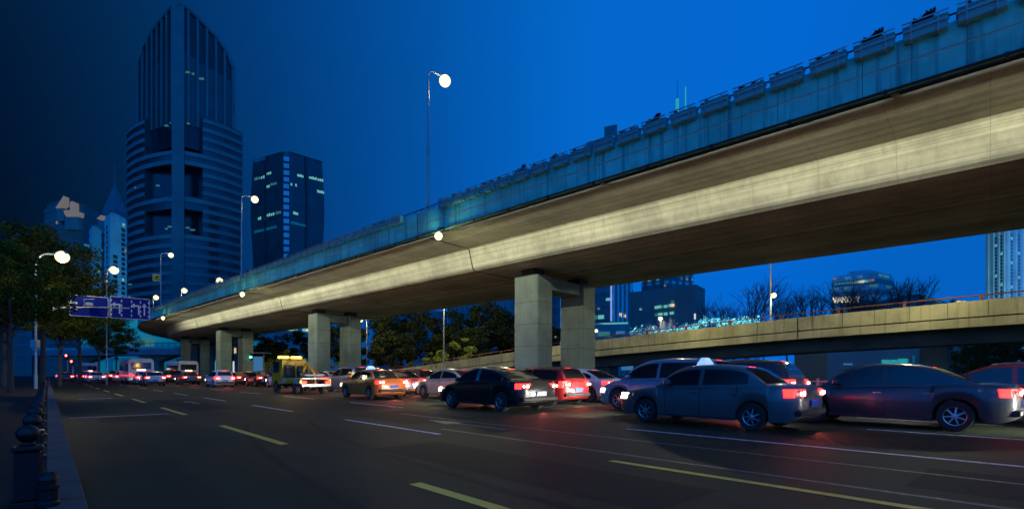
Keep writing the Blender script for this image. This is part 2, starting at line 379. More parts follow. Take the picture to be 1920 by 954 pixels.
for (s0, s1, p0, p1) in ((2.5, 7.8, 4.0, 5.3), (11, 15.2, 6.6, 8.9), (20, 29, 3.6, 5.0), (-2, 1.2, 7.0, 8.6), (16.5, 18.3, 1.0, 2.6)):
    pb = MB().poly(rect(s0, s1, p0, p1, .0025)); q = road_obj('road_patch', pb, M['patch']); q['kind'] = 'structure'
mk2 = MB()
for k in range(24):
    a = k/24; b_ = (k+1)/24; f = lambda t: (2.6 + 11*t, 2.1 + 1.5*t*t)
    for off in (0, 1.5):
        (sa, pa), (sb, pb_) = f(a), f(b_); mk2.poly([(sa, -(pa+off)-.07, .0032), (sb, -(pb_+off)-.07, .0032), (sb, -(pb_+off)+.07, .0032), (sa, -(pa+off)+.07, .0032)])
q = road_obj('tyre_mark', mk2, M['skid']); q['kind'] = 'structure'
arrow_road(mk, 8.4, 7.55, 3.2); arrow_road(mk, 24, 4.6, 3)
o = road_obj('worn_lane_marking', mk, M['wornmark']); o['kind'] = 'structure'

# ------------------------------------------------------------------ main viaduct
def sweep(mb, sect, s_list, zf=None, mi=0, closed=True):
    rings = []
    for s in s_list:
        dz = zf(s) if zf else 0
        rings.append([br(s, p, z + dz) for p, z in sect])
    return mb.loft(rings, mi, None, True, closed)
def srange(a, b, st): 
    n = max(1, int(round((b-a)/st))); return [a + (b-a)*i/n for i in range(n+1)]
via = empty('elevated_road', br(24.7, 28), 0, 'long elevated concrete road on paired pillars crossing the whole picture', 'elevated road')
def vpart(name, mb, m, par=None, label=None, **k):
    par = par or via
    o = obj(name, mb, m, par, label=label, **k)
    o.matrix_parent_inverse = Matrix.Translation(par.location if par == via else (0,0,0)).inverted() if par == via else Matrix.Identity(4)
    return o
joints = [-5.3, 24.7, 54.7, 84.7, 114.7, 144.7]
segs = [(-40, -5.3)] + [(joints[i], joints[i+1]) for i in range(5)]
for (a, b) in segs:
    gd = MB(); sl = srange(a + .03, b - .03, 5 if a < 80 else 2.5)
    sweep(gd, [(18.24,9.46),(19.6,9.45),(22.0,9.36),(22.1,9.28),(22.42,8.12),(22.6,8.0),(33.6,8.0),(33.78,8.12),(34.1,9.3),(37.8,9.46),(37.8,9.76),(18.24,9.76)], sl)
    vpart('girder', gd, M['girder'], angle=25)
    pf = MB()
    sweep(pf, [(18.0,9.37),(18.0,9.98),(18.025,9.985),(18.025,10.05),(18.0,10.055),(18.0,10.66),(18.04,10.70),(18.2,10.70),(18.236,9.37)], sl)
    pp = vpart('parapet', pf, M['fascia'])
    st = MB(); sweep(st, [(18.012,9.99),(18.012,10.045),(18.02,10.045),(18.02,9.99)], sl); vpart('strip', st, M['strip'])
    pf = MB(); sweep(pf, [(37.81,9.37),(37.81,10.7),(38.05,10.7),(38.05,9.37)], sl); vpart('parapet', pf, M['fascia'])
    # seams between parapet panels
    sm = MB(); s = a + 1.15
    while s < b - .5:
        q0 = [br(s-.006, 17.997, 9.38), br(s+.006, 17.997, 9.38), br(s+.006, 17.997, 10.66), br(s-.006, 17.997, 10.66)]
        q1 = [v + BN*.006 for v in q0]; sm.loft([q0, q1]); s += 1.15
    vpart('panel_seam', sm, M['seam'])
    dk = MB(); sweep(dk, [(18.3,9.765),(37.7,9.765),(37.7,9.80),(18.3,9.80)], sl); vpart('deck_surface', dk, M['asphalt'])
    # seams across the soffit (casting joints)
    sm = MB()
    for s in srange(a, b, 5)[1:-1]:
        pass
    pr = MB(); pr.tube([br(s, 17.93, 9.33) for s in sl], .035, 6); pr.tube([br(s, 18.05, 9.26) for s in sl], .025, 6)
    for s in srange(a, b, 2.4)[:-1]:
        c = br(s, 17.96, 9.31); pr.box(-.04, .04, -.05, .05, -.07, .07, T=Matrix.Translation(c) @ Matrix.Rotation(BRROT, 4, 'Z'))
    vpart('cable_pipe', pr, M['pipe'])
    rl = MB(); rl.tube([br(s, 18.08, 10.92) for s in sl], .028, 6)
    for s in srange(a+.3, b-.3, 1.15): rl.tube([br(s, 18.1, 10.69), br(s, 18.08, 10.92)], .02, 5)
    vpart('handrail', rl, M['darkmetal'])
for k in range(26):
    sx = -3.4 + 4.1*k
    c = br(sx, 22.405, 8.42); dr = MB(); T = Matrix.Translation(c) @ Matrix.Rotation(BRROT, 4, 'Z') @ Matrix.Rotation(R(90), 4, 'X'); dr.lathe([(.001,-.05),(.045,-.05),(.045,.06),(.001,.06)], n=10, T=T); vpart('drain_outlet', dr, M['seam'])
for j in joints:   # expansion joint cover
    jb = MB(); 
    for w in ((-.028, .028),):
        sweep(jb, [(17.99,9.4),(17.99,10.7),(18.2,10.7),(18.2,9.4)], [j-.028, j+.028])
    vpart('expansion_joint', jb, M['seam'])
    jb = MB(); sweep(jb, [(18.3,9.44),(22.0,9.34),(22.08,9.26),(22.40,8.10),(22.6,7.975),(33.6,7.975),(33.6,8.1),(22.7,8.1),(22.2,9.5),(18.3,9.6)], [j-.03, j+.03])
    vpart('expansion_joint', jb, M['seam'])
    jb = MB(); sweep(jb, [(17.985,9.4),(17.985,10.72),(18.0,10.72),(18.0,9.4)], [j-1.1, j-.04]); vpart('joint_plate', jb, M['planter'])
def pillar(s, p):
    pl = MB(); T = Matrix.Translation(br(s, p)) @ Matrix.Rotation(BRROT - (max(0, s - S1) / RC), 4, 'Z')
    pl.bbox(-1.02, 1.02, -.75, .75, -.3, 7.55, .07, T=T)
    o = vpart('pillar', pl, M['pier'])
    gr = MB()
    for z in (1.6, 3.0, 4.4, 5.8): gr.bbox(-1.024, 1.024, -.754, .754, z, z+.03, .008, T=T)
    vpart('groove_lines', gr, M['seam'])
    cp = MB(); cp.bbox(-.55, .55, -.5, .5, 7.55, 7.99, .02, T=T); vpart('bearing', cp, M['pipe'])
for s, p2 in ((-8,29.9), (21.7,29.9), (51.7,28.6), (81.7,28.0), (108.7,28.0), (133,28.0)):
    for p in (25, p2): pillar(s, p)
    T = Matrix.Translation(br(s, (25+p2)/2)) @ Matrix.Rotation(BRROT - (max(0, s - S1) / RC), 4, 'Z')
    cb = MB(); cb.bbox(-.8, .8, -(p2-25)/2+.8, (p2-25)/2-.8, 6.7, 7.5, .05, T=T); vpart('crossbeam', cb, M['pier'])

# planters hung on the parapet
def make_planter():
    t = empty('planter_box', (0,0,0), 0, 'x', 'planter')
    b = MB(); b.bbox(-.47, .47, -.17, .13, -.22, .15, .015); b.bbox(-.49, .49, -.19, .15, .11, .165, .01); obj('box', b, M['planter'], t)
    f = MB()
    for x in (-.30, .28):
        f.box(x-.02, x+.02, -.215, -.19, -.26, .24); f.box(x-.02, x+.02, -.215, .16, -.26, -.22)
    for z in (-.02, .21): f.box(-.5, .5, -.225, -.20, z, z+.035)
    obj('bracket', f, M['galv'], t)
    return t
def twig_mesh(seed, n=18, h=.25, wdt=.38):
    rr = random.Random(seed); mb = MB()
    for i in range(n):
        x = rr.uniform(-wdt, wdt); y = rr.uniform(-.1, .1); hh = h * rr.uniform(.35, 1.2)
        tip = Vector((x + rr.uniform(-.12,.12), y + rr.uniform(-.1,.1), .15 + hh)); b0 = Vector((x, y, .12))
        mb.tube([b0, tip], .006, 3)
        for k in range(16):
            c = b0.lerp(tip, rr.uniform(.4, 1)) + Vector((rr.uniform(-.05,.05), rr.uniform(-.05,.05), rr.uniform(-.02,.04)))
            a = rr.uniform(0, 6.28); d = Vector((math.cos(a), math.sin(a), rr.uniform(-.4,.6))) * .05; e = Vector((-d.y, d.x, .01)) * .5
            mb.poly([c-d, c+e, c+d, c-e])
    return mb.mesh('plant', M['leafdark'])
twigs = [twig_mesh(1, 5, .10), twig_mesh(2, 14, .16), twig_mesh(3, 22, .30, .2), twig_mesh(4, 3, .07)]
pl0 = make_planter(); first = True; right_n = 0; left_n = 0
svals = [s for s in [(-1.0 + 1.15*k) for k in range(0, 84)] if not (23.0 < s < 25.9)]
for k, s in enumerate(svals):
    c = br(s, 17.93, 10.70); rz = BRROT + math.pi
    # box faces outwards (-BN): local -Y must point to -BN
    if s < 23.5:
        right_n += 1; lab = f'concrete planter on the viaduct parapet, {ordn(right_n)} from the right end of the row'
    else:
        left_n += 1; lab = f'concrete planter on the viaduct parapet, {ordn(left_n)} to the left of the expansion joint'
    if first: o = pl0; o.location = c; o.rotation_euler = (0,0,rz); o['label'] = lab; o['group'] = 'planters hung on the viaduct parapet'; first = False
    else: o = dup(pl0, c, rz, lab, 'planters hung on the viaduct parapet')
    if s < 60:
        pm = obj('plant', random.choice(twigs) if s > 9 else twigs[[3,3,2,2,1,0,1,3,0][int((s+1)/1.15) % 9]], None, o)

# lamp posts on the viaduct
def curve_pts(a, b, c, n=8):
    a, b, c = Vector(a), Vector(b), Vector(c)
    return [(a*(1-t)**2 + b*2*t*(1-t) + c*t*t) for t in [i/n for i in range(n+1)]]
def lamp_head(t, c, dirv, m, size=.16):
    hd = MB(); k = max(.7, size/.3); rot = Matrix.Translation(c) @ Matrix.Rotation(math.atan2(dirv.y, dirv.x), 4, 'Z')
    hd.loft([[(-.42*k,-.05*k,.06*k),(.30*k,-.12*k,.05*k),(.36*k,0,.05*k),(.30*k,.12*k,.05*k),(-.42*k,.05*k,.06*k)], [(-.40*k,-.04*k,.12*k),(.24*k,-.08*k,.17*k),(.28*k,0,.17*k),(.24*k,.08*k,.17*k),(-.40*k,.04*k,.12*k)]], T=rot)
    obj('lamp_housing', hd, M['galv'], t)
    bl = MB(); bl.lathe([(size*math.sin(R(a)), -size*math.cos(R(a))) for a in range(4, 180, 16)], n=18, T=Matrix.Translation(c + dirv*.05*k - Vector((0,0,size*.35))))
    obj('bulb', bl, m, t, smooth=True)
def viaduct_lamp(s, p, arm, h, zb, label, energy=110, group='lamp posts standing on the viaduct', rot=None, bsz=.34):
    base = br(s, p, zb); t = empty('street_lamp', base, 0, label, 'street lamp', group)
    d = BN if rot is None else Vector((math.cos(rot), math.sin(rot), 0))
    pl = MB(); pl.tube([(0,0,0), (0,0,h*.5)], .085, 8, taper=.07); pl.tube([(0,0,h*.5), (0,0,h-.5)], .07, 8, taper=.05)
    pl.tube([(0,0,h*.42), (0,0,h*.42+.25)], .11, 8); pl.bbox(-.16,.16,-.16,.16,0,.25,.02); obj('pole', pl, M['galv'], t, angle=30)
    ar = MB(); ar.tube(curve_pts((0,0,h-.5), (0,0,h), d*arm*.55 + Vector((0,0,h)), 8) + [d*arm + Vector((0,0,h+.02))], .04, 7); obj('arm', ar, M['galv'], t, angle=40)
    c = d*(arm + .25) + Vector((0,0,h-.05)); lamp_head(t, c, d, M['bulb'], bsz); 
    if energy: lamp(t, c - Vector((0,0,.75)), energy, (1,.84,.5), .15)
    return t
viaduct_lamp(24.0, 18.25, .95, 8.4, 10.7, 'tall lamp post on the viaduct parapet at the joint, in the middle of the picture')
viaduct_lamp(54.4, 18.25, .95, 8.4, 10.7, 'tall lamp post on the viaduct in front of the curved glass tower')
viaduct_lamp(86.6, 18.25, .95, 7.9, 10.7, 'lamp post on the viaduct carrying a small yellow sign')
ys = empty('yellow_sign', at(294, 521, 72.6), BRROT - R(90), 'small yellow square sign fixed on the viaduct lamp post', 'sign')
b = MB(); b.bbox(-.5, .5, -.03, .03, -.5, .55, .02); obj('board', b, M['yellowsign'], ys)
b = MB(); b.box(-.25,.25,-.045,-.034,.1,.2); b.box(-.06,.06,-.045,-.034,-.3,.3); b.box(-.3,-.12,-.045,-.034,-.25,-.1); b.box(.12,.3,-.045,-.034,-.25,-.1); obj('symbol', b, M['trim'], ys)
def far_lamp(px, py, D, zb, label, energy=150):
    c = at(px, py, D); t = empty('street_lamp', (c.x-.6, c.y, zb), 0, label, 'street lamp', 'lamps along the far side of the viaduct')
    h = c.z - zb; pl = MB(); pl.tube([(0,0,0),(0,0,h-.3)], .09, 7, taper=.05); pl.tube(curve_pts((0,0,h-.3),(0,0,h+.1),(.5,0,h+.05)), .05, 6); obj('pole', pl, M['galv'], t)
    lamp_head(t, Vector((.6,0,h)), Vector((1,0,0)), M['bulb'], .55); 
    if energy: lamp(t, (.6,0,h-1.0), energy, (1,.84,.55), .15)
far_lamp(411, 524, 99, 9.8, 'lamp behind the viaduct parapet, third from the left of three in a row')
far_lamp(345, 543, 111, 9.8, 'large bright lamp above the viaduct edge, between two other lamps')
far_lamp(292, 556, 121, 9.8, 'bright lamp just right of the blue lane sign')
# lamps hung under the parapet
for k, (s, lab) in enumerate([(-7.8, 'lamp hung under the viaduct edge beyond the right of the picture'), (22.2, 'lamp hung under the viaduct edge at the middle joint'),
                (52.2, 'lamp hung under the viaduct edge below the banded tower'), (82.2, 'small lamp hung under the viaduct edge right of the blue signs')]):
    c = br(s, 17.55, 8.87); t = empty('bracket_lamp', c, 0, lab, 'lamp', 'lamps hung under the viaduct edge')
    bb = MB(); bb.tube([(0,0,.12),(0,0,.4),tuple(BN*.45 + Vector((0,0,.52)))], .03, 6); obj('bracket', bb, M['darkmetal'], t)
    lamp_head(t, Vector((0,0,.06)), BN, M['bulb'], .22); lamp(t, (0,0,-.28), 260, (.96,.93,.52), .2)
for k, s in enumerate((-12, 3, 18, 36, 60)):  # hidden lamps added to light the face of the ramp
    c = br(s, 38.35, 9.12); t = empty('bracket_lamp', c, 0, f'added hidden lamp under the far edge of the viaduct, {ordn(k+1)} from the right', 'lamp', 'added lamps under the far edge of the viaduct')
    bb = MB(); bb.tube([(0,0,.12),(0,0,.4),tuple(-BN*.45 + Vector((0,0,.5)))], .03, 6); obj('bracket', bb, M['darkmetal'], t)
    lamp_head(t, Vector((0,0,.1)), BN, M['bulb'], .1); lamp(t, (0,0,-.2), 900, (1,.90,.48), .2)

# unseen strip lamps added behind the parapet lip to brighten the girder web
for k, s in enumerate(srange(-18, 92, 10)[:-1]):
    c = (br(s, 18.32, 9.30) + br(s+10, 18.32, 9.30)) / 2
    t = empty('added_strip_lamp', c, BRROT, f'thin added strip lamp tucked behind the lower lip of the viaduct parapet, {ordn(k+1)} from the right', 'strip lamp', 'added strip lamps behind the parapet lip')
    b = MB(); b.box(-4.9, 4.9, .0, .06, -.03, .05); obj('housing', b, M['pipe'], t)
    b = MB(); b.box(-4.9, 4.9, -.38, .0, .03, .045); obj('shade_plate', b, M['pipe'], t)  # plate added to keep the strip's light off the overhang
    l = bpy.data.lights.new('added_strip_light', 'AREA'); l.shape = 'RECTANGLE'; l.size = 9.6; l.size_y = .05; l.energy = 330; l.color = (1, .93, .74)
    lo = bpy.data.objects.new('added_strip_light', l); COL.objects.link(lo); lo.parent = t; lo.location = (0, -.03, 0); lo.rotation_euler = (Vector((0,-1,-.08))).to_track_quat('-Z','Y').to_euler()
    lo.rotation_euler = (R(-90+5), 0, 0)
# ------------------------------------------------------------------ ramp beyond
RZ = [(-60,6.1),(-1.4,5.85),(10.4,5.5),(28.8,4.6),(45,3.35),(61.4,2.05),(75,1.35),(90,1.05)]
def rz(s):
    for (a, za), (b, zb) in zip(RZ, RZ[1:]):
        if s <= b: return za + (zb - za) * (s - a) / (b - a)
    return RZ[-1][1]
def brs(s, p, z): v = BU*s + BN*p; return Vector((v.x, v.y, z))
def sweep2(mb, sect, sl, zf): return mb.loft([[brs(s, p, z + zf(s)) for p, z in sect] for s in sl])
ramp = empty('exit_ramp', brs(20, 46, 0), 0, 'yellowish concrete ramp bridge sloping down to the left behind the viaduct', 'ramp')
def rpart(name, mb, m, **k):
    o = obj(name, mb, m, ramp, **k); o.matrix_parent_inverse = Matrix.Translation(ramp.location).inverted(); return o
sl = srange(-55, 90, 4)
b = MB(); sweep2(b, [(42.7,0),(42.7,-.98),(42.78,-1.0),(42.78,-1.06),(42.7,-1.08),(42.7,-1.62),(42.95,-1.62),(42.95,0)], sl, rz); rpart('parapet', b, M['ramp'])
b = MB(); sweep2(b, [(42.77,-.985),(42.77,-1.075),(42.79,-1.075),(42.79,-.985)], sl, rz); rpart('shadow_groove', b, M['seam'])
b = MB(); sweep2(b, [(50.5,0),(50.5,-1.6),(50.75,-1.6),(50.75,0)], sl, rz); rpart('parapet', b, M['ramp'])
b = MB(); sweep2(b, [(42.98,-1.0),(42.98,-1.55),(45.0,-1.7),(45.3,-2.55),(48.4,-2.55),(48.7,-1.7),(50.47,-1.55),(50.47,-1.0)], srange(-55, 58, 4), rz); rpart('girder', b, M['pier'])
b = MB(); sweep2(b, [(43.0,-.2-4),(43.0,-1.62),(50.4,-1.62),(50.4,-4.2)], srange(56, 90, 4), rz); rpart('abutment', b, M['ramp'])
b = MB()
for s in srange(-40, 86, 1.9):
    q0 = [brs(s-.012, 42.692, rz(s)-.97), brs(s+.012, 42.692, rz(s)-.97), brs(s+.012, 42.692, rz(s)-.0), brs(s-.012, 42.692, rz(s)-.0)]
    b.loft([q0, [v + BN*.012 for v in q0]])
for s in (10.6, 40, 70):
    q0 = [brs(s-.03, 42.69, rz(s)-1.6), brs(s+.03, 42.69, rz(s)-1.6), brs(s+.03, 42.69, rz(s)), brs(s-.03, 42.69, rz(s))]
    b.loft([q0, [v + BN*.014 for v in q0]])
rpart('panel_seam', b, M['seam'])
b = MB(); b.tube([brs(s, 42.83, rz(s)+.33) for s in sl], .05, 6); rpart('handrail', b, M['rustrail'])
for s in srange(-30, 84, 3.8):
    b = MB(); T = Matrix.Translation(brs(s, 42.83, rz(s))) @ Matrix.Rotation(BRROT, 4, 'Z'); b.bbox(-.09,.09,-.05,.05,0,.3,.01,T=T); rpart('rail_post', b, M['rustrail'])
for s in (-24, 2.9, 30):
    b = MB(); T = Matrix.Translation(brs(s, 46.85, 0)) @ Matrix.Rotation(BRROT, 4, 'Z'); b.bbox(-.75,.75,-.95,.95,-.3,rz(s)-2.56,.06,T=T); rpart('pillar', b, M['pier'])

# ------------------------------------------------------------------ buildings
def bulge(A, B, amt, n=8):
    A, B = Vector(A), Vector(B); d = B - A; nn = Vector((d.y, -d.x)).normalized()
    return [A.lerp(B, t/n) + nn * amt * 4 * (t/n) * (1 - t/n) for t in range(n + 1)]
def xy(px, D): return Vector(((px-960)/F*D, D))
def zof(py, D): return H + (700-py)/F*D
def paral(pl, Dl, pc, Dc, pr_, Dr):
    L, C, Rr = xy(pl, Dl), xy(pc, Dc), xy(pr_, Dr); return L, C, Rr, L + Rr - C
def lit(root, A, B, f, z, w, h, m, out=.12, name='lit_window'):
    """one lit window on wall A->B at fraction f"""
    A, B = Vector(A), Vector(B); d = (B-A).normalized(); nn = Vector((d.y, -d.x)); c = A.lerp(B, f) 
    T = Matrix(((d.x, nn.x, 0, c.x), (d.y, nn.y, 0, c.y), (0,0,1,z), (0,0,0,1)))
    b = MB(); b.box(-w/2, w/2, 0, out, -h/2, h/2, T=T); return obj(name, b, M[m], root)
def building(name, label, cat, px, zt, floor, wallm='bglass', bandm='bband', band=.45, proj=.35, z0=0, piers=0, pierm='bpier', lits=(), roof=2.0, top_inset=None):
    """px = (pl,Dl,pc,Dc,pr,Dr): two visible walls meeting at a near corner. lits: (face, f, z, w, h, mat)"""
    L, C, Rr, K = paral(*px); base = (L + Rr) / 2
    root = empty(name, (0,0,0), 0, label, cat)
    b = MB(); b.prism([L, C, Rr, K], z0, zt); obj('wall', b, M[wallm], root)
    cen = (L + C + Rr + K) / 4
    def grow(P, e): return P + (P - cen).normalized() * e
    if floor:
        z = z0 + floor; cnt = 0
        while z < zt - .5 and cnt < 95:
            r = [grow(P, proj) for P in (L, C, Rr, K)]
            bb = MB(); bb.prism(r, z, z + floor*band); obj('floor_band', bb, M[bandm], root); z += floor; cnt += 1
    for (A, B) in ((L, C), (C, Rr)):
        n = piers if isinstance(piers, int) else piers[0 if A is L else 1]
        for i in range(n):
            f = (i + .5) / n; d = (B-A).normalized(); nn = Vector((d.y, -d.x)); c = A.lerp(B, f); w = (B-A).length / n * .22
            T = Matrix(((d.x, nn.x, 0, c.x), (d.y, nn.y, 0, c.y), (0,0,1,0), (0,0,0,1)))
            bb = MB(); bb.box(-w, w, -.1, proj + .25, z0, zt + .3, T=T); obj('pier', bb, M[pierm], root)
    if roof:
        r = [P.lerp(cen, .06) for P in (L, C, Rr, K)]
        bb = MB(); bb.prism(r, zt, zt + roof); r2 = [P.lerp(cen, .55) for P in (L, C, Rr, K)]; bb.prism(r2, zt + roof, zt + roof*2.2); obj('roof', bb, M[wallm], root)
    for (face, f, z, w, h, m) in lits:
        A, B = (L, C) if face == 0 else (C, Rr); lit(root, A, B, f, z, w, h, m, proj + .15)
    return root, (L, C, Rr, K)

# --- the banded tower with a pointed crown
def banded_tower():
    L, C, Rr, K = paral(236, 357, 334, 330, 456, 360)
    root = empty('pointed_tower', (0,0,0), 0, 'tall banded tower with a pointed arched crown and corner recesses', 'tower')
    ztop = 174
    eL = bulge(L, C, 4.5, 12); eR = bulge(C, Rr, 4.5, 12)
    # move the meeting corner outwards a little so the faces flow round it
    iL = int(12*.55); iR = int(12*.38)
    def inset(pts, e):
        cen = (L + Rr) / 2; return [p + (cen - p).normalized()*e for p in pts]
    left = eL[:iL+1]; right = eR[iR:]; midp = eL[iL:] + eR[1:iR+1]
    cen = (L + Rr) / 2
    gl = MB(); gl.prism(inset(left, .6) + [left[-1].lerp(cen, .5), K.lerp(L, .45)], 0, ztop-2); obj('glass_wing', gl, M['bglass'], root)
    gl = MB(); gl.prism([K.lerp(Rr, .45), right[0].lerp(cen, .5)] + inset(right, .6), 0, ztop-2); obj('glass_wing', gl, M['bglass'], root)
    gl = MB(); gl.prism([cen.lerp(left[-1], .8), C.lerp(cen, .38), cen.lerp(right[0], .8), K], 0, ztop-2); obj('core', gl, M['bglassd'], root)
    fills = [(0, 89.8), (109, 117.6), (138.5, 146)]
    for (a, b_) in fills:
        gl = MB(); gl.prism(inset(midp, .6) + [cen], a, b_); obj('glass_corner', gl, M['bglass'], root)
    z = 5.0
    while z < ztop:
        solid = any(a - 1 <= z <= b_ + 1 for a, b_ in fills)
        if solid:
            bb = MB(); ring = left + midp[1:] + right[1:]; ring2 = inset(ring, 1.6); bb.prism(ring + ring2[::-1], z, z + 2.7); obj('floor_band', bb, M['bband'], root)
        else:
            for seg in (left, right):
                bb = MB(); bb.prism(seg + inset(seg, 1.6)[::-1], z, z + 2.7); obj('floor_band', bb, M['bband'], root)
        z += 6.05
    sp = MB(); d = (cen - C).normalized(); e = Vector((-d.y, d.x)); q = C - d*1.0
    sp.prism([q - e*3.4, q + e*3.4, q + e*3.4 + d*3, q - e*3.4 + d*3], 0, zof(12, 331)); obj('spine', sp, M['bpier'], root)
    # upper shaft with arched top
    uL, uR = C.lerp(L, .74), C.lerp(Rr, .83); uK = uL + uR - C; D0 = 331
    prof = [(0,8),(.12,14),(.28,28),(.49,48),(.7,71),(.88,96),(1,124)]
    def hz(f):
        Df = D0 + 22*f
        for (a, ya), (b_, yb) in zip(prof, prof[1:]):
            if f <= b_: return zof(ya + (yb-ya)*(f-a)/(b_-a), Df)
        return zof(122, Df)
    n = 14; mb = MB(); vs = []; fs = []
    for i in range(n+1):
        for j in range(n+1):
            a, bb_ = i/n, j/n; P = C + (uL-C)*a + (uR-C)*bb_; vs.append((P.x, P.y, hz(max(a, bb_)) - 1.2))
    for i in range(n):
        for j in range(n): k = i*(n+1)+j; fs.append((k, k+1, k+n+2, k+n+1))
    top = len(vs); border = [(i, 0) for i in range(n)] + [(n, j) for j in range(n)] + [(i, n) for i in range(n, 0, -1)] + [(0, j) for j in range(n, 0, -1)]
    for (i, j) in border: v = vs[i*(n+1)+j]; vs.append((v[0], v[1], 150))
    nb = len(border)
    for q in range(nb):
        i, j = border[q]; i2, j2 = border[(q+1) % nb]; fs.append((i*(n+1)+j, i2*(n+1)+j2, top+(q+1)%nb, top+q))
    mb.add(vs, fs); obj('shaft', mb, M['bglassd'], root)
    for (A, B, cnt) in ((C, uL, 8), (C, uR, 6)):
        dd = (B-A).normalized(); nn = Vector((dd.y, -dd.x)); 
        if nn.y > 0: nn = -nn
        for q in range(cnt + 1):
            f = (q) / cnt
            if f == 0: continue
            c = A.lerp(B, f); w = .75 if q < cnt else 1.1; zt = hz(f) - .5
            T = Matrix(((dd.x, nn.x, 0, c.x), (dd.y, nn.y, 0, c.y), (0,0,1,0), (0,0,0,1)))
            bb = MB(); bb.box(-w, w, -.3, 1.1, 165, zt, T=T); obj('rib', bb, M['bpier'], root)
            if q < cnt + 1:
                w2 = (B-A).length/cnt*.5 - 1; c2 = A.lerp(B, f - .5/cnt)
                T2 = Matrix(((dd.x, nn.x, 0, c2.x), (dd.y, nn.y, 0, c2.y), (0,0,1,0), (0,0,0,1)))
                bb = MB(); bb.box(-w2, w2, -.2, .35, 165, min(zof(92, 331) - f*8, hz(f)-4), T=T2); obj('glass_panel', bb, M['bglass'], root)
        rim = MB(); pts = [A.lerp(B, f/16) for f in range(17)]
        rim.tube([(p.x + nn.x*.6, p.y + nn.y*.6, hz(f/16) - .6) for f, p in enumerate(pts)], 1.15, 6); obj('arch_rim', rim, M['bpier'], root)
    an = MB(); an.tube([(C.x, C.y, zof(14, 331)), (C.x, C.y, zof(2, 331))], 1.6, 6, taper=.5); an.tube([(C.x, C.y, zof(3, 331)), (C.x, C.y, zof(-30, 331))], .45, 5, taper=.1); obj('antenna', an, M['bpier'], root)
    for (px, py, D, w) in ((352,136,338,2.5),(362,139,340,1.5),(378,148,343,3.0)):
        c = at(px, py, D-5); bb = MB(); bb.box(-w/2, w/2, -.4, .4, -.5, .5, T=Matrix.Translation(c)); obj('lit_window', bb, M['win_d'], root)
    for (px, py, D, w) in ((312,236,334,2.2),(321,231,333,1.6),(353,232,333,1.6),(318,425,333,2.2),(312,429,334,1.5),(352,427,333,2.2),(361,431,335,3),(258,352,345,4),(296,348,336,2), (247,556,350,5),(243,533,350,5)):
        c = at(px, py, D); bb = MB(); bb.box(-w/2, w/2, -.4, .4, -.45, .45, T=Matrix.Translation(c)); obj('lit_window', bb, M['win_d'], root)
banded_tower()

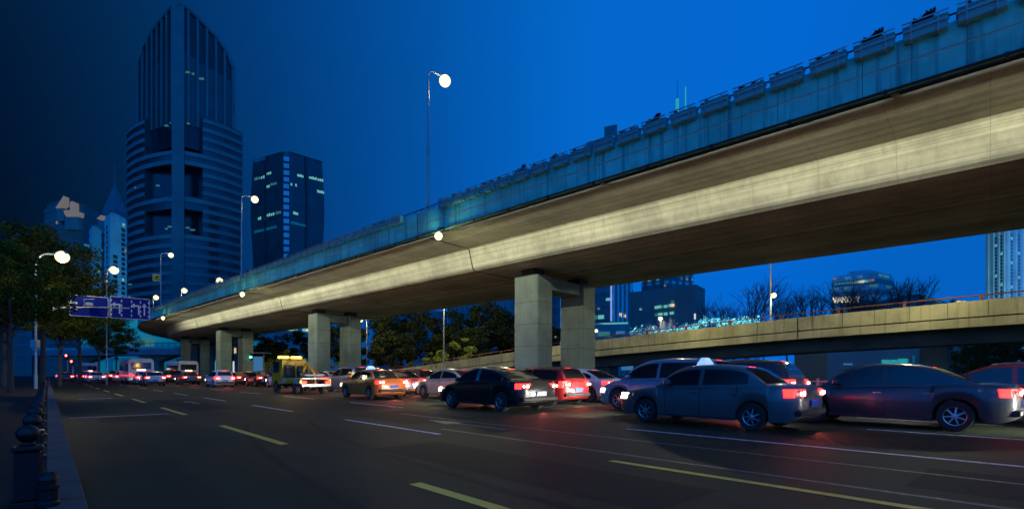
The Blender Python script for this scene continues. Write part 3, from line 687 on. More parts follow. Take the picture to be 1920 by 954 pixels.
# --- curved glass tower
def glass_tower():
    root = empty('glass_tower', (0,0,0), 0, 'dark glass tower with gently waisted walls and a glazed corner strip', 'tower')
    L, C, Rr, K = paral(472, 313, 537, 300, 606, 316); cen = (L + Rr)/2
    zt = zof(300, 313); rings = []
    for i in range(25):
        t = i/24; z = zt * t; py = 700 - (z-H)/313*F
        sc = 1.0 + .035*math.cos((py - 395)/110*math.pi)
        ring = [cen + (P-cen)*sc for P in (L, L.lerp(C, .42), L.lerp(C, .45), L.lerp(C, .93), C.lerp(Rr, .07), C.lerp(Rr, .5), C.lerp(Rr, .53), Rr, K)]
        ring[1] = ring[1]; ring[3] = ring[3]
        rings.append([(p.x, p.y, z) for p in ring])
    b = MB(); b.loft(rings); obj('wall', b, M['bglass'], root)
    for (A, B) in ((L, L.lerp(C, .42)), (L.lerp(C, .47), L.lerp(C, .92)), (C.lerp(Rr, .08), C.lerp(Rr, .5)), (C.lerp(Rr, .54), Rr)):
        A2, B2 = cen + (A-cen)*1.0, cen + (B-cen)*1.0; b = MB()
        zc = zof(282, 300); b.prism([A2, B2, B2.lerp(cen, .05), A2.lerp(cen, .05)], zt, zc if (A-C).length < 14 or (B-C).length < 14 else zc - 2.5); obj('crown_screen', b, M['bmid'], root)
    for k in range(30):     # glazed corner ladder
        z = 8 + k*4.1
        if z > zt - 4: break
        py = 700 - (z-H)/313*F; sc = 1.0 + .035*math.cos((py-395)/110*math.pi); Cc = cen + (C-cen)*sc
        d = (cen-C).normalized(); e = Vector((-d.y, d.x)); q = Cc - d*-.6
        b = MB(); b.prism([q-e*1.5-d*.9, q+e*1.5-d*.9, q+e*1.5+d, q-e*1.5+d], z, z+2.6); obj('corner_pane', b, M['bwall'], root)
    for (A, B, n) in ((L, C, 1), (C, Rr, 1)):
        for f in (.43, .52)[0:1] if A is L else (.52,):
            rr = []
            for i in range(25):
                z = zt*i/24; py = 700-(z-H)/313*F; sc = 1.0 + .035*math.cos((py-395)/110*math.pi); P = cen + (A.lerp(B, f)-cen)*(sc+.006)
                rr.append((P.x, P.y, z))
            b = MB(); b.tube(rr, .9, 4); obj('groove', b, M['bglassd'], root)
    for i, (py, x0, x1, m) in enumerate([(337,477,489,'win_d'),(334,489,497,'win_c'),(327,499,509,'win_c'),(351,501,507,'win_c'),(347,508,520,'win_d'),(411,486,492,'win_c'),(405,502,516,'win_c'),(401,518,528,'win_d'),
                (329,557,569,'win_c'),(333,579,594,'win_c'),(337,595,606,'win_c'),(346,544,548,'win_c'),(348,553,556,'win_c'),(359,593,606,'win_c'),(400,549,558,'win_c'),(418,545,575,'tealwin'),(436,478,520,'tealwin')]):
        n = max(1, int((x1-x0)/3))
        for q in range(n):
            x = x0 + (x1-x0)*(q+.5)/n
            if x < 537: D = 313 + (300-313)*(x-472)/(537-472)
            else: D = 300 + 16*(x-537)/69
            y = py + ((x-x0)*-.25 if x < 537 else (x-x0)*.22)
            c = at(x, y, D); sc = 1.0 + .035*math.cos((y-395)/110*math.pi); c2 = cen + (Vector((c.x, c.y))-cen)*(sc+.004); 
            rz_ = math.atan2((C-L).y, (C-L).x) if x < 537 else math.atan2((Rr-C).y, (Rr-C).x)
            b = MB(); b.box(-.42, .42, -.35, .35, -.6, .6 + random.uniform(0,.5), T=Matrix.Translation((c2.x, c2.y, c.z)) @ Matrix.Rotation(rz_, 4, 'Z')); obj('lit_window', b, M[m], root)
glass_tower()

rl = random.Random(3)
def rand_lits(n, z0, z1, w, h, mats, f0=0.05, f1=.95, floor=None, faces=(0,1), off=.0):
    out = []
    for _ in range(n):
        z = rl.uniform(z0, z1)
        if floor: z = (int(z/floor)+.72)*floor + off
        out.append((rl.choice(faces), rl.uniform(f0, f1), z, w, h, rl.choice(mats)))
    return out
# left cluster
building('office_block', 'dark stepped office block at the far left with lit roof pieces', 'building', (84, 250, 118, 240, 196, 262), zof(392, 250), 5, 'bdark', 'bmid', .3, .2, lits=[(1,.55,zof(458,250),3,1,'win_d'),(1,.7,zof(459,250),5,1,'win_d'),(1,.85,zof(460,250),4,1,'win_d'),(0,.7,zof(425,250),1.5,1.5,'win_g')])
building('office_block', 'low dark block at the far left edge behind the trees', 'building', (20, 260, 60, 250, 90, 262), zof(440, 255), 5, 'bdark', 'bmid', .3, .2)
def crown_light(label, pts, D, m='win_g', th=3):
    root = empty('rooftop_light', (0,0,0), 0, label, 'rooftop light')
    b = MB(); f = [at(px, py, D) for px, py in pts]; b.loft([f, [v + Vector((0, th, 0)) for v in f]]); obj('glowing_panel', b, M[m], root)
    zb = min(v.z for v in f); xs = [v.x for v in f]; b = MB(); b.box(min(xs)+.3, max(xs)-.3, D+.3, D+th-.3, zb-6, zb-.05); obj('mount', b, M['bdark'], root)
crown_light('glowing blade shaped rooftop fin, second from the left', [(104,390),(119,367),(120,383),(112,390)], 238)
crown_light('glowing upright rooftop lamp on a wide lit tray', [(119,394),(131,394),(131,379),(135,377),(138,379),(138,394),(148,397),(147,405),(124,406),(121,402)], 236)
crown_light('small glowing wedge beside the pale flats', [(181,410),(189,403),(197,405),(196,413)], 230)
crown_light('small glowing rooftop fin at the far left edge', [(57,441),(66,426),(68,437),(62,442)], 245)
rt, _ = building('apartment_tower', 'pale cyan apartment tower beside the banded tower', 'building', (196, 212, 207, 205, 237, 214), zof(402, 205), 3.3, 'bcyan', 'bcyan', .5, .15, roof=1)
for k in range(20):
    z = zof(425 + k*9.3, 207)
    if z < 5: break
    for (fc, f, w) in ((1,.28,2.2),(1,.78,1.9),(0,.5,1.4)):
        L_, C_, R_, K_ = paral(196, 212, 207, 205, 237, 214); A, B = (L_, C_) if fc == 0 else (C_, R_)
        if not (fc == 1 and f < .5 and k < 6): lit(rt, A, B, f, z, w, 1.3, 'bglassd', .2, 'window')
for (f, py, m) in ((.8,415,'win_c'),(.85,418,'win_d'),(.75,520,'win_c'),(.9,463,'win_g')): lit(rt, *paral(196,212,207,205,237,214)[1:3], f, zof(py,207), 1.2, 1.2, m, .3)
rt, _ = building('apartment_tower', 'narrow pale cyan flats left of the cyan apartment tower', 'building', (168, 225, 173, 220, 190, 226), zof(430, 222), 3.5, 'bcyan', 'bcyan', .5, .15, roof=1)
for k in range(14):
    for (fc, f) in ((0,.5),(1,.6)):
        L_, C_, R_, K_ = paral(168, 225, 173, 220, 190, 226); A, B = (L_, C_) if fc == 0 else (C_, R_)
        if k > 3 or fc == 0: lit(rt, A, B, f, zof(462+k*9, 223), 1.8, 1.3, 'bglassd' if k != 5 else 'win_c', .2, 'window')
rt = empty('pyramid_roof_tower', (0,0,0), 0, 'dim tower with a steep pyramid roof and thin mast', 'tower')
a, b2, c2, d2 = paral(190, 270, 216, 262, 240, 272); cc = (a+c2)/2
b = MB(); b.prism([a,b2,c2,d2], 0, zof(395,265)); obj('wall', b, M['bmid'], rt)
b = MB(); zz = zof(395,265); b.add([(a.x,a.y,zz),(b2.x,b2.y,zz),(c2.x,c2.y,zz),(d2.x,d2.y,zz),(cc.x,cc.y,zof(335,265))], [(0,1,4),(1,2,4),(2,3,4),(3,0,4)]); obj('roof', b, M['bmid'], rt)
b = MB(); b.tube([(cc.x,cc.y,zof(345,265)),(cc.x,cc.y,zof(298,265))], .25, 5); obj('mast', b, M['bdark'], rt)
# centre and right
rt, _ = building('office_tower', 'blue tower with a bright vertical light line, right of the near pillars', 'building', (1100, 400, 1146, 388, 1186, 402), zof(262, 395), 10.5, 'bdark', 'bband', .42, .5, piers=(0,5), pierm='bwall',
    lits=[(0,.9,zof(562,392),4,2,'win_c'),(0,.5,zof(578,392),2,1.5,'win_g'),(0,.3,zof(594,392),6,3,'win_d'),(0,.6,zof(594,392),5,3,'win_c'),(1,.35,zof(590,395),2.4,2.4,'win_w'),(1,.5,zof(591,395),2.8,3.2,'win_w'),(1,.65,zof(592,395),2,2,'win_w')], roof=0)
cpt = xy(1146, 387.2); b = MB(); b.box(-.5,.5,-.5,.5,zof(602,388),zof(268,388),T=Matrix.Translation((cpt.x,cpt.y,0))); obj('light_line', b, M['linelight'], rt)
b = MB(); q = [xy(1133,395),xy(1157,391),xy(1157,402),xy(1133,405)]; b.prism(q, zof(262,395), zof(238,395)); obj('crown', b, M['bdark'], rt)
building('podium_block', 'long low block with a glowing cyan roof line below the blue tower', 'building', (1060, 300, 1182, 290, 1186, 300), zof(604, 292), 0, 'bteal', 'bband', lits=[(0,.75,zof(604,292)-.6,16,.8,'win_c'),(0,.4,zof(605,294)-.6,14,.6,'win_d'),(0,.6,zof(626,292),7,3,'win_d'),(0,.85,zof(624,292),5,2,'win_b')], roof=0)
rt, _ = building('dark_block', 'broad dark flat-roofed block with two rows of lit cyan windows', 'building', (1181, 165, 1305, 150, 1322, 158), zof(533, 150), 0, 'bdark', 'bmid', roof=0,
    lits=[(0,.43,zof(575,157),1.0,.8,'win_c'),(0,.475,zof(574.5,157),1.0,.8,'win_c'),(0,.53,zof(574,156),.9,.8,'win_d'),(0,.57,zof(574,156),.9,.8,'win_c'),(0,.64,zof(573,156),1.0,.8,'win_c'),(0,.67,zof(573,156),1.0,.9,'win_w'),
    (0,.43,zof(589,157),.9,.8,'win_d'),(0,.49,zof(588.5,157),1.2,.8,'win_c'),(0,.57,zof(588,156),1.0,.8,'win_c'),(0,.66,zof(587.5,156),1.1,.8,'win_c'),(0,.18,zof(578,160),.5,.5,'win_c'),(0,.67,zof(566,156),.7,.5,'win_d')])
rt, _ = building('twin_mast_tower', 'hazy blue high-rise with dotted windows and twin rooftop masts', 'tower', (1203, 520, 1250, 500, 1300, 512), zof(250, 500), 7.5, 'bmid', 'bwall', .4, .4, piers=(3,4), pierm='bpier', roof=0,
    lits=rand_lits(26, zof(535,505), zof(500,505), 2.6, 2.2, ['win_c','win_g','win_d'], floor=7.5, off=.4))
b = MB(); b.tube([at(1270,250,505), at(1270,186,505)], 1.6, 6); obj('mast_base', b, M['mastlight'], rt)
b = MB(); b.tube([at(1270,188,505), at(1270,147,505)], .45, 5, taper=.2); obj('mast', b, M['galv'], rt)
b = MB(); b.tube([at(1285.5,250,505), at(1285.5,163,505)], .85, 6, taper=.6); obj('mast', b, M['mastlight'], rt)
building('far_tower', 'faint far tower whose top just shows over the viaduct', 'tower', (1033, 420, 1042, 412, 1050, 420), zof(290, 415), 9, 'bmid', 'bteal', .4, .4, roof=0)
building('apartment_slab', 'row of pale striped flats behind the dark trees', 'building', (840, 230, 960, 215, 975, 225), zof(556, 220), 3.6, 'bteal', 'bmid', .5, .2, piers=(12,2), pierm='bteal', roof=0)
building('apartment_slab', 'dim blue block behind the trees left of the tall pillars', 'building', (700, 240, 760, 232, 838, 240), zof(585, 235), 3.6, 'bteal', 'bmid', .5, .2, piers=(6,5), roof=0)
rt, _ = building('lit_office', 'low office with a row of lit cyan windows left of the second pillars', 'building', (486, 190, 500, 186, 600, 200), zof(603, 190), 4, 'bteal', 'bmid', .3, .2, roof=0,
    lits=[(1,.08+.055*k,zof(616.5,191),1.3,1.0,'win_c' if k % 3 else 'win_w') for k in range(15) if k not in (3,9,10)])
rt, _ = building('hotel_block', 'mid-rise with lit window rows and a warm rooftop sign behind bare trees', 'building', (1560, 225, 1648, 215, 1676, 222), zof(520, 220), 4.4, 'bcyan', 'bteal', .45, .25, roof=1.5,
    lits=[(0,.50+.07*k,zof(529-.3*k,219),1.9,1.0,['win_g','win_c','win_w','win_c','win_g'][k%5]) for k in range(6)]+[(0,.1+.07*k,zof(531,222),1.6,.8,'win_d') for k in range(6)]+rand_lits(16, zof(560,220), zof(522,220), 1.8, 1.0, ['win_d','win_d','win_b'], floor=4.4, off=.2)+[(0,.06,zof(522,224),1.0,.9,'win_g')])
lc = at(1587, 561.5, 214); sg = empty('rooftop_sign', lc, 0, 'warm white lit capital letters in front of the hotel block', 'sign')
cu = bpy.data.curves.new('letters', 'FONT'); cu.body = 'VANECY'; cu.size = 3.4; cu.extrude = .15; cu.align_x = 'CENTER'; cu.offset = .03
to = bpy.data.objects.new('tmp', cu); COL.objects.link(to); dg = bpy.context.evaluated_depsgraph_get()
me = bpy.data.meshes.new_from_object(to.evaluated_get(dg)); bpy.data.objects.remove(to); me.materials.clear(); me.materials.append(M['letters'])
lo = obj('letters', me, None, sg); lo.rotation_euler = (R(90), R(-3), R(10)); lo.location = (0,0,-1.2)
b = MB(); b.box(-6,6,.4,.7,-1.5,-1.3); 
for x in (-5,-2,1,4): b.box(x-.1,x+.1,.4,.7,-lc.z,-1.4)
obj('sign_frame', b, M['darkmetal'], sg)
rt = empty('arched_roof_hall', (0,0,0), 0, 'low hall with a sloping arched dark roof at the right', 'building')
D=150; prof = [(1660,563),(1690,557),(1720,553),(1745,560),(1775,570),(1800,576)]; ring0 = [at(px,py,D) for px,py in prof]
ring0 = [Vector((ring0[0].x, D, 0))] + ring0 + [Vector((ring0[-1].x, D, 0))]
b = MB(); b.loft([ring0, [v + Vector((6,25,0)) for v in ring0]]); obj('hall', b, M['bdark'], rt)
b = MB(); b.tube([v + Vector((0,-.3,.1)) for v in ring0[1:-1]], .25, 5); obj('roof_edge', b, M['bmid'], rt)
b = MB(); b.tube([at(1735,557,149), at(1765,567,149)], .18, 4); obj('roof_light', b, M['win_d'], rt)
rt, _ = building('penthouse', 'small warmly lit rooftop box above the ramp at the right', 'building', (1780, 120, 1788, 117, 1812, 120), zof(562,118), 0, 'bdark', 'bmid', roof=0, lits=[(1,.3,zof(567,118),.9,.7,'win_w'),(1,.7,zof(566,118),.7,.7,'win_w'),(0,.5,zof(569,118),1,.4,'win_g')])
rt, _ = building('apartment_tower', 'tall pale apartment tower at the right edge with small windows', 'tower', (1848, 262, 1888, 245, 1990, 262), zof(330,250), 0, 'bwall', 'bwall', .4, .2, roof=0, piers=(4,8), pierm='bcyan')
Lc, Cc, Rc_, Kc = paral(1848, 262, 1888, 245, 1990, 262)
for k in range(19):
    for f, w in ((.56,1.6),(.81,1.6)): lit(rt, Lc, Cc, f, zof(560 - k*6.4, 250), w, .9, 'bglassd' if (k*7+int(f*10)) % 9 else 'win_c', .5, 'window')
    for f, w in ((.06,1.6),(.19,1.6)): lit(rt, Cc, Rc_, f, zof(560 - k*6.4, 250), w, .9, 'bmid' if (k*5+int(f*100)) % 7 else 'win_c', .5, 'window')

def fill_light(px, D, z, target, e, col, lab, ang=70):  # unseen lamps added to brighten the two pale towers
    c = at(px, 700, D); c.z = z; t = empty('fill_light', c, 0, lab, 'fill_light'); b = MB(); b.bbox(-.5,.5,-.3,.3,-.3,.3,.05); obj('housing', b, M['darkmetal'], t)
    l = bpy.data.lights.new('fill_beam', 'SPOT'); l.energy = e; l.color = col; l.spot_size = R(ang); l.spot_blend = .8; l.shadow_soft_size = .5
    lo = bpy.data.objects.new('fill_beam', l); COL.objects.link(lo); lo.parent = t; lo.location = (0,.6,.5); lo.rotation_euler = (Vector(target) - c).to_track_quat('-Z', 'Y').to_euler()
fill_light(1900, 175, 4, at(1900, 480, 250), 2.6e5, (.35,.75,1), 'floodlight added to brighten the pale apartment tower at the right edge')
fill_light(218, 160, 6, at(215, 480, 206), 5e4, (.2,.85,1), 'floodlight added to brighten the pale cyan apartment tower')
# far facades under the viaduct at left, teal light put into glowing walls
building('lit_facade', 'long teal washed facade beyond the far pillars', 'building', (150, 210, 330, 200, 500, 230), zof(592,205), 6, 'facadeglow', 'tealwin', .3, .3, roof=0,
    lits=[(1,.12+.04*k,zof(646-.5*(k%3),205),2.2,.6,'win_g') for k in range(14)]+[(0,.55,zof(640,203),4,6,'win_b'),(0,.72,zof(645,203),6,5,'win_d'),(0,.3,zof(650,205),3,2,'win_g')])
rt, _ = building('shop', 'row of bright shop fronts at street level far down the road', 'shop', (330, 150, 345, 146, 470, 150), zof(672,148), 0, 'bteal', 'bteal', roof=0,
    lits=[(1,.15,zof(688,148),3.0,2.2,'shopcyan'),(1,.34,zof(688,148),4.5,2.6,'shopwhite'),(1,.52,zof(686,148),2.0,3.2,'shopcyan'),(1,.60,zof(681,148),1.0,3,'win_g'),(1,.80,zof(688,148),3.6,3.6,'shopwhite'),(1,.93,zof(688,148),1.2,3,'win_b')])
# cross flyover
fl = empty('cross_flyover', (0,0,0), 0, 'horizontal flyover crossing behind the far pillars with a thin railing', 'flyover')
A, B = at(60, 655, 128), at(520, 650, 118)
def flbox(mb, z0, z1, w0, w1, a=0., c=1.):
    P, Q = A.lerp(B, a), A.lerp(B, c); d = (Q-P); d.z = 0; d.normalize(); nn = Vector((-d.y, d.x, 0))
    vs = [P+nn*w0, Q+nn*w0, Q+nn*w1, P+nn*w1]; mb.loft([[Vector((v.x,v.y,v.z+z0)) for v in vs], [Vector((v.x,v.y,v.z+z1)) for v in vs]])
b = MB(); flbox(b, -1.6, -.2, 0, 7); obj('deck', b, M['bmid'], fl)
b = MB(); flbox(b, -.2, .35, 0, .3); obj('parapet', b, M['planter'], fl)
b = MB(); flbox(b, 1.2, 1.28, .1, .2)
for k in range(40): flbox(b, .35, 1.2, .12, .18, k/40, k/40+.001)
obj('railing', b, M['darkmetal'], fl)
for f in (.2, .5, .78):
    P = A.lerp(B, f); b = MB(); b.bbox(P.x-.9, P.x+.9, P.y+2, P.y+4, -.2, P.z-1.6, .1); obj('pillar', b, M['pier'], fl)
    b = MB(); b.loft([[(P.x-.9,P.y+1.9,P.z-3.2),(P.x+.9,P.y+1.9,P.z-3.2),(P.x+.9,P.y+4.1,P.z-3.2),(P.x-.9,P.y+4.1,P.z-3.2)],[(P.x-5,P.y+1.5,P.z-1.62),(P.x+5,P.y+1.5,P.z-1.62),(P.x+5,P.y+5,P.z-1.62),(P.x-5,P.y+5,P.z-1.62)]]); obj('pillar_head', b, M['pier'], fl)
# stair tower of the footbridge
st = empty('stair_tower', (0,0,0), 0, 'white framed footbridge stair between the third pair of pillars', 'stair tower')
c = at(433, 650, 112); b = MB()
for k in range(6): b.box(c.x-1.1+k*.44-.03, c.x-1.1+k*.44+.03, c.y-.05, c.y+.05, c.z-1.6, c.z+1.8)
for z in (-1.6, .0, 1.8): b.box(c.x-1.15, c.x+1.15, c.y-.04, c.y+.04, c.z+z-.05, c.z+z+.05)
obj('railing', b, M['signwhite'], st)
b = MB(); b.box(c.x-1.3, c.x+1.3, c.y, c.y+2.4, c.z-1.95, c.z-1.6); b.box(c.x-1.1,c.x-.6,c.y+.3,c.y+.9,0,c.z-1.95); b.box(c.x+.6,c.x+1.1,c.y+.3,c.y+.9,0,c.z-1.95); obj('landing', b, M['bband'], st)
b = MB(); b.box(c.x+.45, c.x+.95, c.y+.3, c.y+.5, c.z-1.4, c.z-.2); obj('lit_panel', b, M['win_w'], st)
kz = empty('kiosk', (0,0,0), 0, 'small bus shelter with a thin slanted roof beside the yellow truck', 'shelter')
c = at(482, 662, 80); b = MB(); b.loft([[(c.x-1.6,c.y-1,c.z),(c.x+1.8,c.y-1,c.z-.05),(c.x+1.8,c.y+1.2,c.z-.05),(c.x-1.6,c.y+1.2,c.z)],[(c.x-1.6,c.y-1,c.z+.15),(c.x+1.8,c.y-1,c.z+.1),(c.x+1.8,c.y+1.2,c.z+.1),(c.x-1.6,c.y+1.2,c.z+.15)]]); obj('roof', b, M['bband'], kz)
b = MB(); b.box(c.x-1.3,c.x-1.1,c.y,c.y+.2,0,c.z); b.box(c.x+.9,c.x+1.1,c.y,c.y+.2,0,c.z); obj('post', b, M['bband'], kz)
b = MB(); b.box(c.x-1.0,c.x+.8,c.y+.6,c.y+.7,.3,c.z-.5); obj('back_panel', b, M['win_b'], kz)

# under the ramp on the right
sh = empty('shop', (0,0,0), 0, 'cyan lit shop window seen under the ramp at the right', 'shop')
c0, c1 = at(1640, 700, 66), at(1712, 660, 66); b = MB(); b.box(c0.x-6, c1.x+14, 66.3, 74, 0, 5.5); obj('wall', b, M['bdark'], sh)
for (x0, x1, y0, y1, m) in ((1656,1670,674,692,'shopcyan'),(1673,1684,674,697,'shopcyan'),(1687,1704,672,697,'shopcyan'),(1634,1644,692,696,'win_c'),(1690,1698,693,696,'win_c'),(1584,1600,681,684,'win_b'),(1714,1717,666,698,'tealwin')):
    p0, p1 = at(x0, y1, 66), at(x1, y0, 66); b = MB(); b.box(p0.x, p1.x, 66.1, 66.29, p0.z, p1.z); obj('window', b, M[m], sh)
for (px, py, m, w, lab) in ((1238,678,'shopcyan',1.6,'small cyan lit sign panel over the traffic in the gap'),(1176,688,'win_b',1.4,'small blue lit sign near the right of the near pillars')):
    c = at(px, py, 60); t = empty('small_sign', (c.x, c.y, 0), 0, lab, 'sign'); b = MB(); b.bbox(-w/2,w/2,-.06,.06,c.z-.35,c.z+.35,.02); obj('panel', b, M[m], t); b = MB(); b.tube([(0,.1,0),(0,.1,c.z)], .05, 6); obj('post', b, M['darkmetal'], t)

# ------------------------------------------------------------------ trees
def leafy(seed, rad, n, leaf, clumps, flat=.8):
    rr = random.Random(seed); mb = MB(); cs = []
    for i in range(clumps):
        while True:
            p = Vector((rr.uniform(-1,1), rr.uniform(-1,1), rr.uniform(-1,1)))
            if .25 < p.length < 1: break
        cs.append((Vector((p.x*rad, p.y*rad, p.z*rad*flat)), rad*rr.uniform(.12,.28)))
    for i in range(n):
        c, r = cs[rr.randrange(clumps)]
        d = Vector((rr.gauss(0,1), rr.gauss(0,1), rr.gauss(0,1))); d = d.normalized() * r * (rr.random()**.45) * Vector((1,1,1)).length/1.732
        p = c + Vector((d.x, d.y, d.z*.7))
        a = Vector((rr.gauss(0,1), rr.gauss(0,1), rr.gauss(0,.5))).normalized(); b_ = a.cross(Vector((rr.gauss(0,1), rr.gauss(0,1), rr.gauss(0,1)))).normalized()
        l = leaf * rr.uniform(.6, 1.3)
        mb.poly([p - a*l, p + b_*l*.55, p + a*l, p - b_*l*.55])
    return mb, cs
def trunk_mesh(seed, h, r, cs, zc):
    rr = random.Random(seed); mb = MB(); lean = Vector((rr.uniform(-.3,.3), rr.uniform(-.3,.3), 0))
    mb.tube([(0,0,-.1), (0,0,.3), lean*.4 + Vector((0,0,h*.35)), lean + Vector((0,0,h*.7)), lean*1.2+Vector((0,0,h))], r, 9, taper=r*.35)
    for i in range(9):
        t = rr.uniform(.4, .9); s0 = lean*t + Vector((0,0,h*t)); c, _ = cs[rr.randrange(len(cs))]; e = c + Vector((0,0,zc))
        mb.tube([s0, s0.lerp(e, .5) + Vector((0,0,-.3)), e], r*.35, 5, taper=r*.08)
    return mb
protos = {}
def tree(kind, name, loc, sc, label, group=None, lm=None):
    key = kind
    if key not in protos:
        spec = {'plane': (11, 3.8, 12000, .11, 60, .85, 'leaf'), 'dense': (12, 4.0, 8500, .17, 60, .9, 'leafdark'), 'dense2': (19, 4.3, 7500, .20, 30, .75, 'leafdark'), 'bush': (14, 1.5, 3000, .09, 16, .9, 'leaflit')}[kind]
        mb, cs = leafy(spec[0], spec[1], spec[2], spec[3], spec[4], spec[5]); zc = {'plane': 7.3, 'dense': 5.6, 'dense2': 5.2, 'bush': 2.0}[kind]
        cm = mb.mesh('crown', M[spec[6]]); hh = zc * .9; tm = trunk_mesh(spec[0], hh, {'plane': .22, 'dense': .25, 'dense2': .25, 'bush': .07}[kind], cs, zc).mesh('trunk', M['bark'], True); protos[key] = (cm, tm, zc)
    cm, tm, zc = protos[key]
    t = empty(name, loc, random.uniform(0, 6.28), label, 'tree' if kind != 'bush' else 'shrub', group); t.scale = (sc, sc, sc)
    c = obj('crown', cm, None, t); c.location = (0,0,zc); obj('trunk', tm, None, t); return t
for (px, D, sc, lab) in [(112, 43.5, .84, 'street tree whose leaves are lit yellow-green beside the mast arm'), (8, 42.5, 1.10, 'big dark street tree at the left edge behind the sign pole'),
        (20, 30, .85, 'street tree with low dark crown at the very left edge'), (150, 62, 1.22, 'tall dark street tree behind the overhead blue signs'), (80, 52, 1.45, 'tallest dark street tree at the left'), (218, 92, .95, 'dark tree beneath the blue lane sign near the viaduct end'), (185, 78, 1.1, 'dark tree behind the left blue sign'),(5, 48, 1.5, 'dark tree filling the left edge of the picture')]:
    c = at(px, 700, D); tree('plane', 'street_tree', (c.x, c.y, .1), sc, lab, 'street trees on the left sidewalk')
for i, (px, D, sc) in enumerate([(500,92,.9),(548,88,1.0),(640,86,1.15),(700,84,1.25),(752,86,1.35),(800,82,1.25),(860,84,1.3),(905,80,1.38),(950,82,1.3),(995,84,1.25),(1040,88,1.0),(730,76,.85),(880,74,.85)]):
    c = at(px, 700, D); tree(['dense','dense2'][i % 2], 'evergreen_tree', (c.x, c.y, 0), sc, f'dark evergreen tree behind the ramp, {ordn(i+1)} from the left' if i < 11 else ['', 'small dark evergreen in front of the row, left of the lit shrub', 'small dark evergreen in front of the row, right of the lit shrub'][i-10], 'dark evergreen trees behind the ramp')
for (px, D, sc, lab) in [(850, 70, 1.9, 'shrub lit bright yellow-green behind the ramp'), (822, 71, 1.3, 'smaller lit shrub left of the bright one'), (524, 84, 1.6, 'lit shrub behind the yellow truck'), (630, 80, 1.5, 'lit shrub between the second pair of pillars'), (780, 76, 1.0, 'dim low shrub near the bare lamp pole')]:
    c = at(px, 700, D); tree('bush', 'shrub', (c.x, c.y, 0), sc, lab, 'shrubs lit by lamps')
for (px, D, sc, lab) in [(1900, 60, 1.0, 'dark rounded tree top over the ramp at the right edge'), (1860,58,.6,'dark low tree under the ramp at the right'), (1820,56,.55,'dark low tree under the ramp beside the pillar')]:
    c = at(px, 700, D); tree('dense', 'evergreen_tree', (c.x, c.y, 0), sc, lab)
def bare_mesh(seed, h, depth=6, spread=.5, m='bark', r0=.12):
    rr = random.Random(seed); mb = MB()
    def go(p, d, l, r, k):
        q = p + d*l; mb.tube([p, (p+q)/2 + Vector((rr.uniform(-.05,.05),)*2+(0,))*l, q], r, 4 if k > 3 else 3, taper=r*.7)
        if k == 0: return
        for _ in range(3 if k > 2 else 2):
            dd = (d + Vector((rr.gauss(0,spread), rr.gauss(0,spread), rr.gauss(.15,spread*.5)))).normalized(); go(q, dd, l*rr.uniform(.62,.85), r*.66, k-1)
    go(Vector((0,0,0)), Vector((0,0,1)), h*.26, r0, depth); return mb.mesh('branches', M[m])
bm = [bare_mesh(5, 9), bare_mesh(8, 9, 6, .42), bare_mesh(21, 9, 6, .36)]
for i, (px, D, sc, k) in enumerate([(1335,85,.75,0),(1375,82,1.05,1),(1403,80,1.30,2),(1432,84,1.15,0),(1475,88,1.2,1),(1540,92,1.35,2),(1572,90,1.5,0),(1600,94,1.45,1),(1632,92,1.45,2),(1688,90,1.55,2),(1712,96,1.2,0),(1350,95,1.2,2),(1620,88,1.2,0),(1140,95,.55,1),(1165,97,.6,2)]):
    c = at(px, 700, D); t = empty('bare_tree', (c.x, c.y, 0), rl.uniform(0,6.28), f'bare branching tree beyond the ramp, {ordn(i+1)} of the row' if i < 11 else ['', 'bare tree set behind the row, beside the dark block', 'bare tree set behind the row, in front of the hotel block','left bare tree below the blue tower','right bare tree below the blue tower'][i-10], 'tree', 'bare trees beyond the ramp')
    t.scale = (sc*1.55,)*3; obj('branches', bm[k], None, t)
for i, (px, D, sc, lab) in enumerate([(1232, 62, .58, 'bare tree lit warm white by a lamp, left of the cyan lights'), (1250, 63, .58, 'second warmly lit bare tree beside the lamp')]):
    c = at(px, 700, D); t = empty('lit_bare_tree', (c.x, c.y, 0), i*2, lab, 'tree'); t.scale = (sc*1.25,)*3; obj('branches', bare_mesh(31+i, 12, 6, .45, 'signwhite', .12), None, t)  # white branches in place of bark, lit look put into the colour
c = at(1238, 596, 62); t = empty('garden_lamp', (c.x, c.y, 0), 0, 'lamp glowing among the warm bare trees beyond the ramp', 'lamp'); b = MB(); b.tube([(0,0,0),(0,0,c.z)], .05, 6); obj('post', b, M['galv'], t); lamp_head(t, Vector((0,0,c.z)), Vector((1,0,0)), M['bulbw'], .22); lamp(t, (0,-.7,c.z), 260, (1,.85,.6), .15)
# hedge of LED lights
rr = random.Random(77); hd = empty('led_lights', (0,0,0), 0, 'band of tiny cyan lights strung through low trees beyond the ramp', 'string lights')
b = MB(); br_ = MB()
for i in range(2600):
    px = rr.uniform(1296, 1424) if i < 1900 else rr.uniform(1180, 1310); D = rr.uniform(72, 80)
    y0 = 604 if px > 1310 else 622 - (px-1180)*.05; c = at(px, y0 + rr.gauss(0, 4.4), D); q = rr.uniform(.015,.045) if rr.random() < .90 else rr.uniform(.06,.12)
    if noise.noise(Vector((px*.05, c.z*.8, D*.2))) < -.02: continue
    T = Matrix.Translation(c); b.box(-q,q,-q,q,-q,q,T=T)
    if i % 7 == 0: br_.tube([(c.x, c.y, .5), (c.x + rr.uniform(-.5,.5), c.y, c.z + .4)], .03, 3)
o = obj('bulbs', b, M['led'], hd); o['kind'] = 'stuff'; obj('branches', br_, M['bark'], hd)
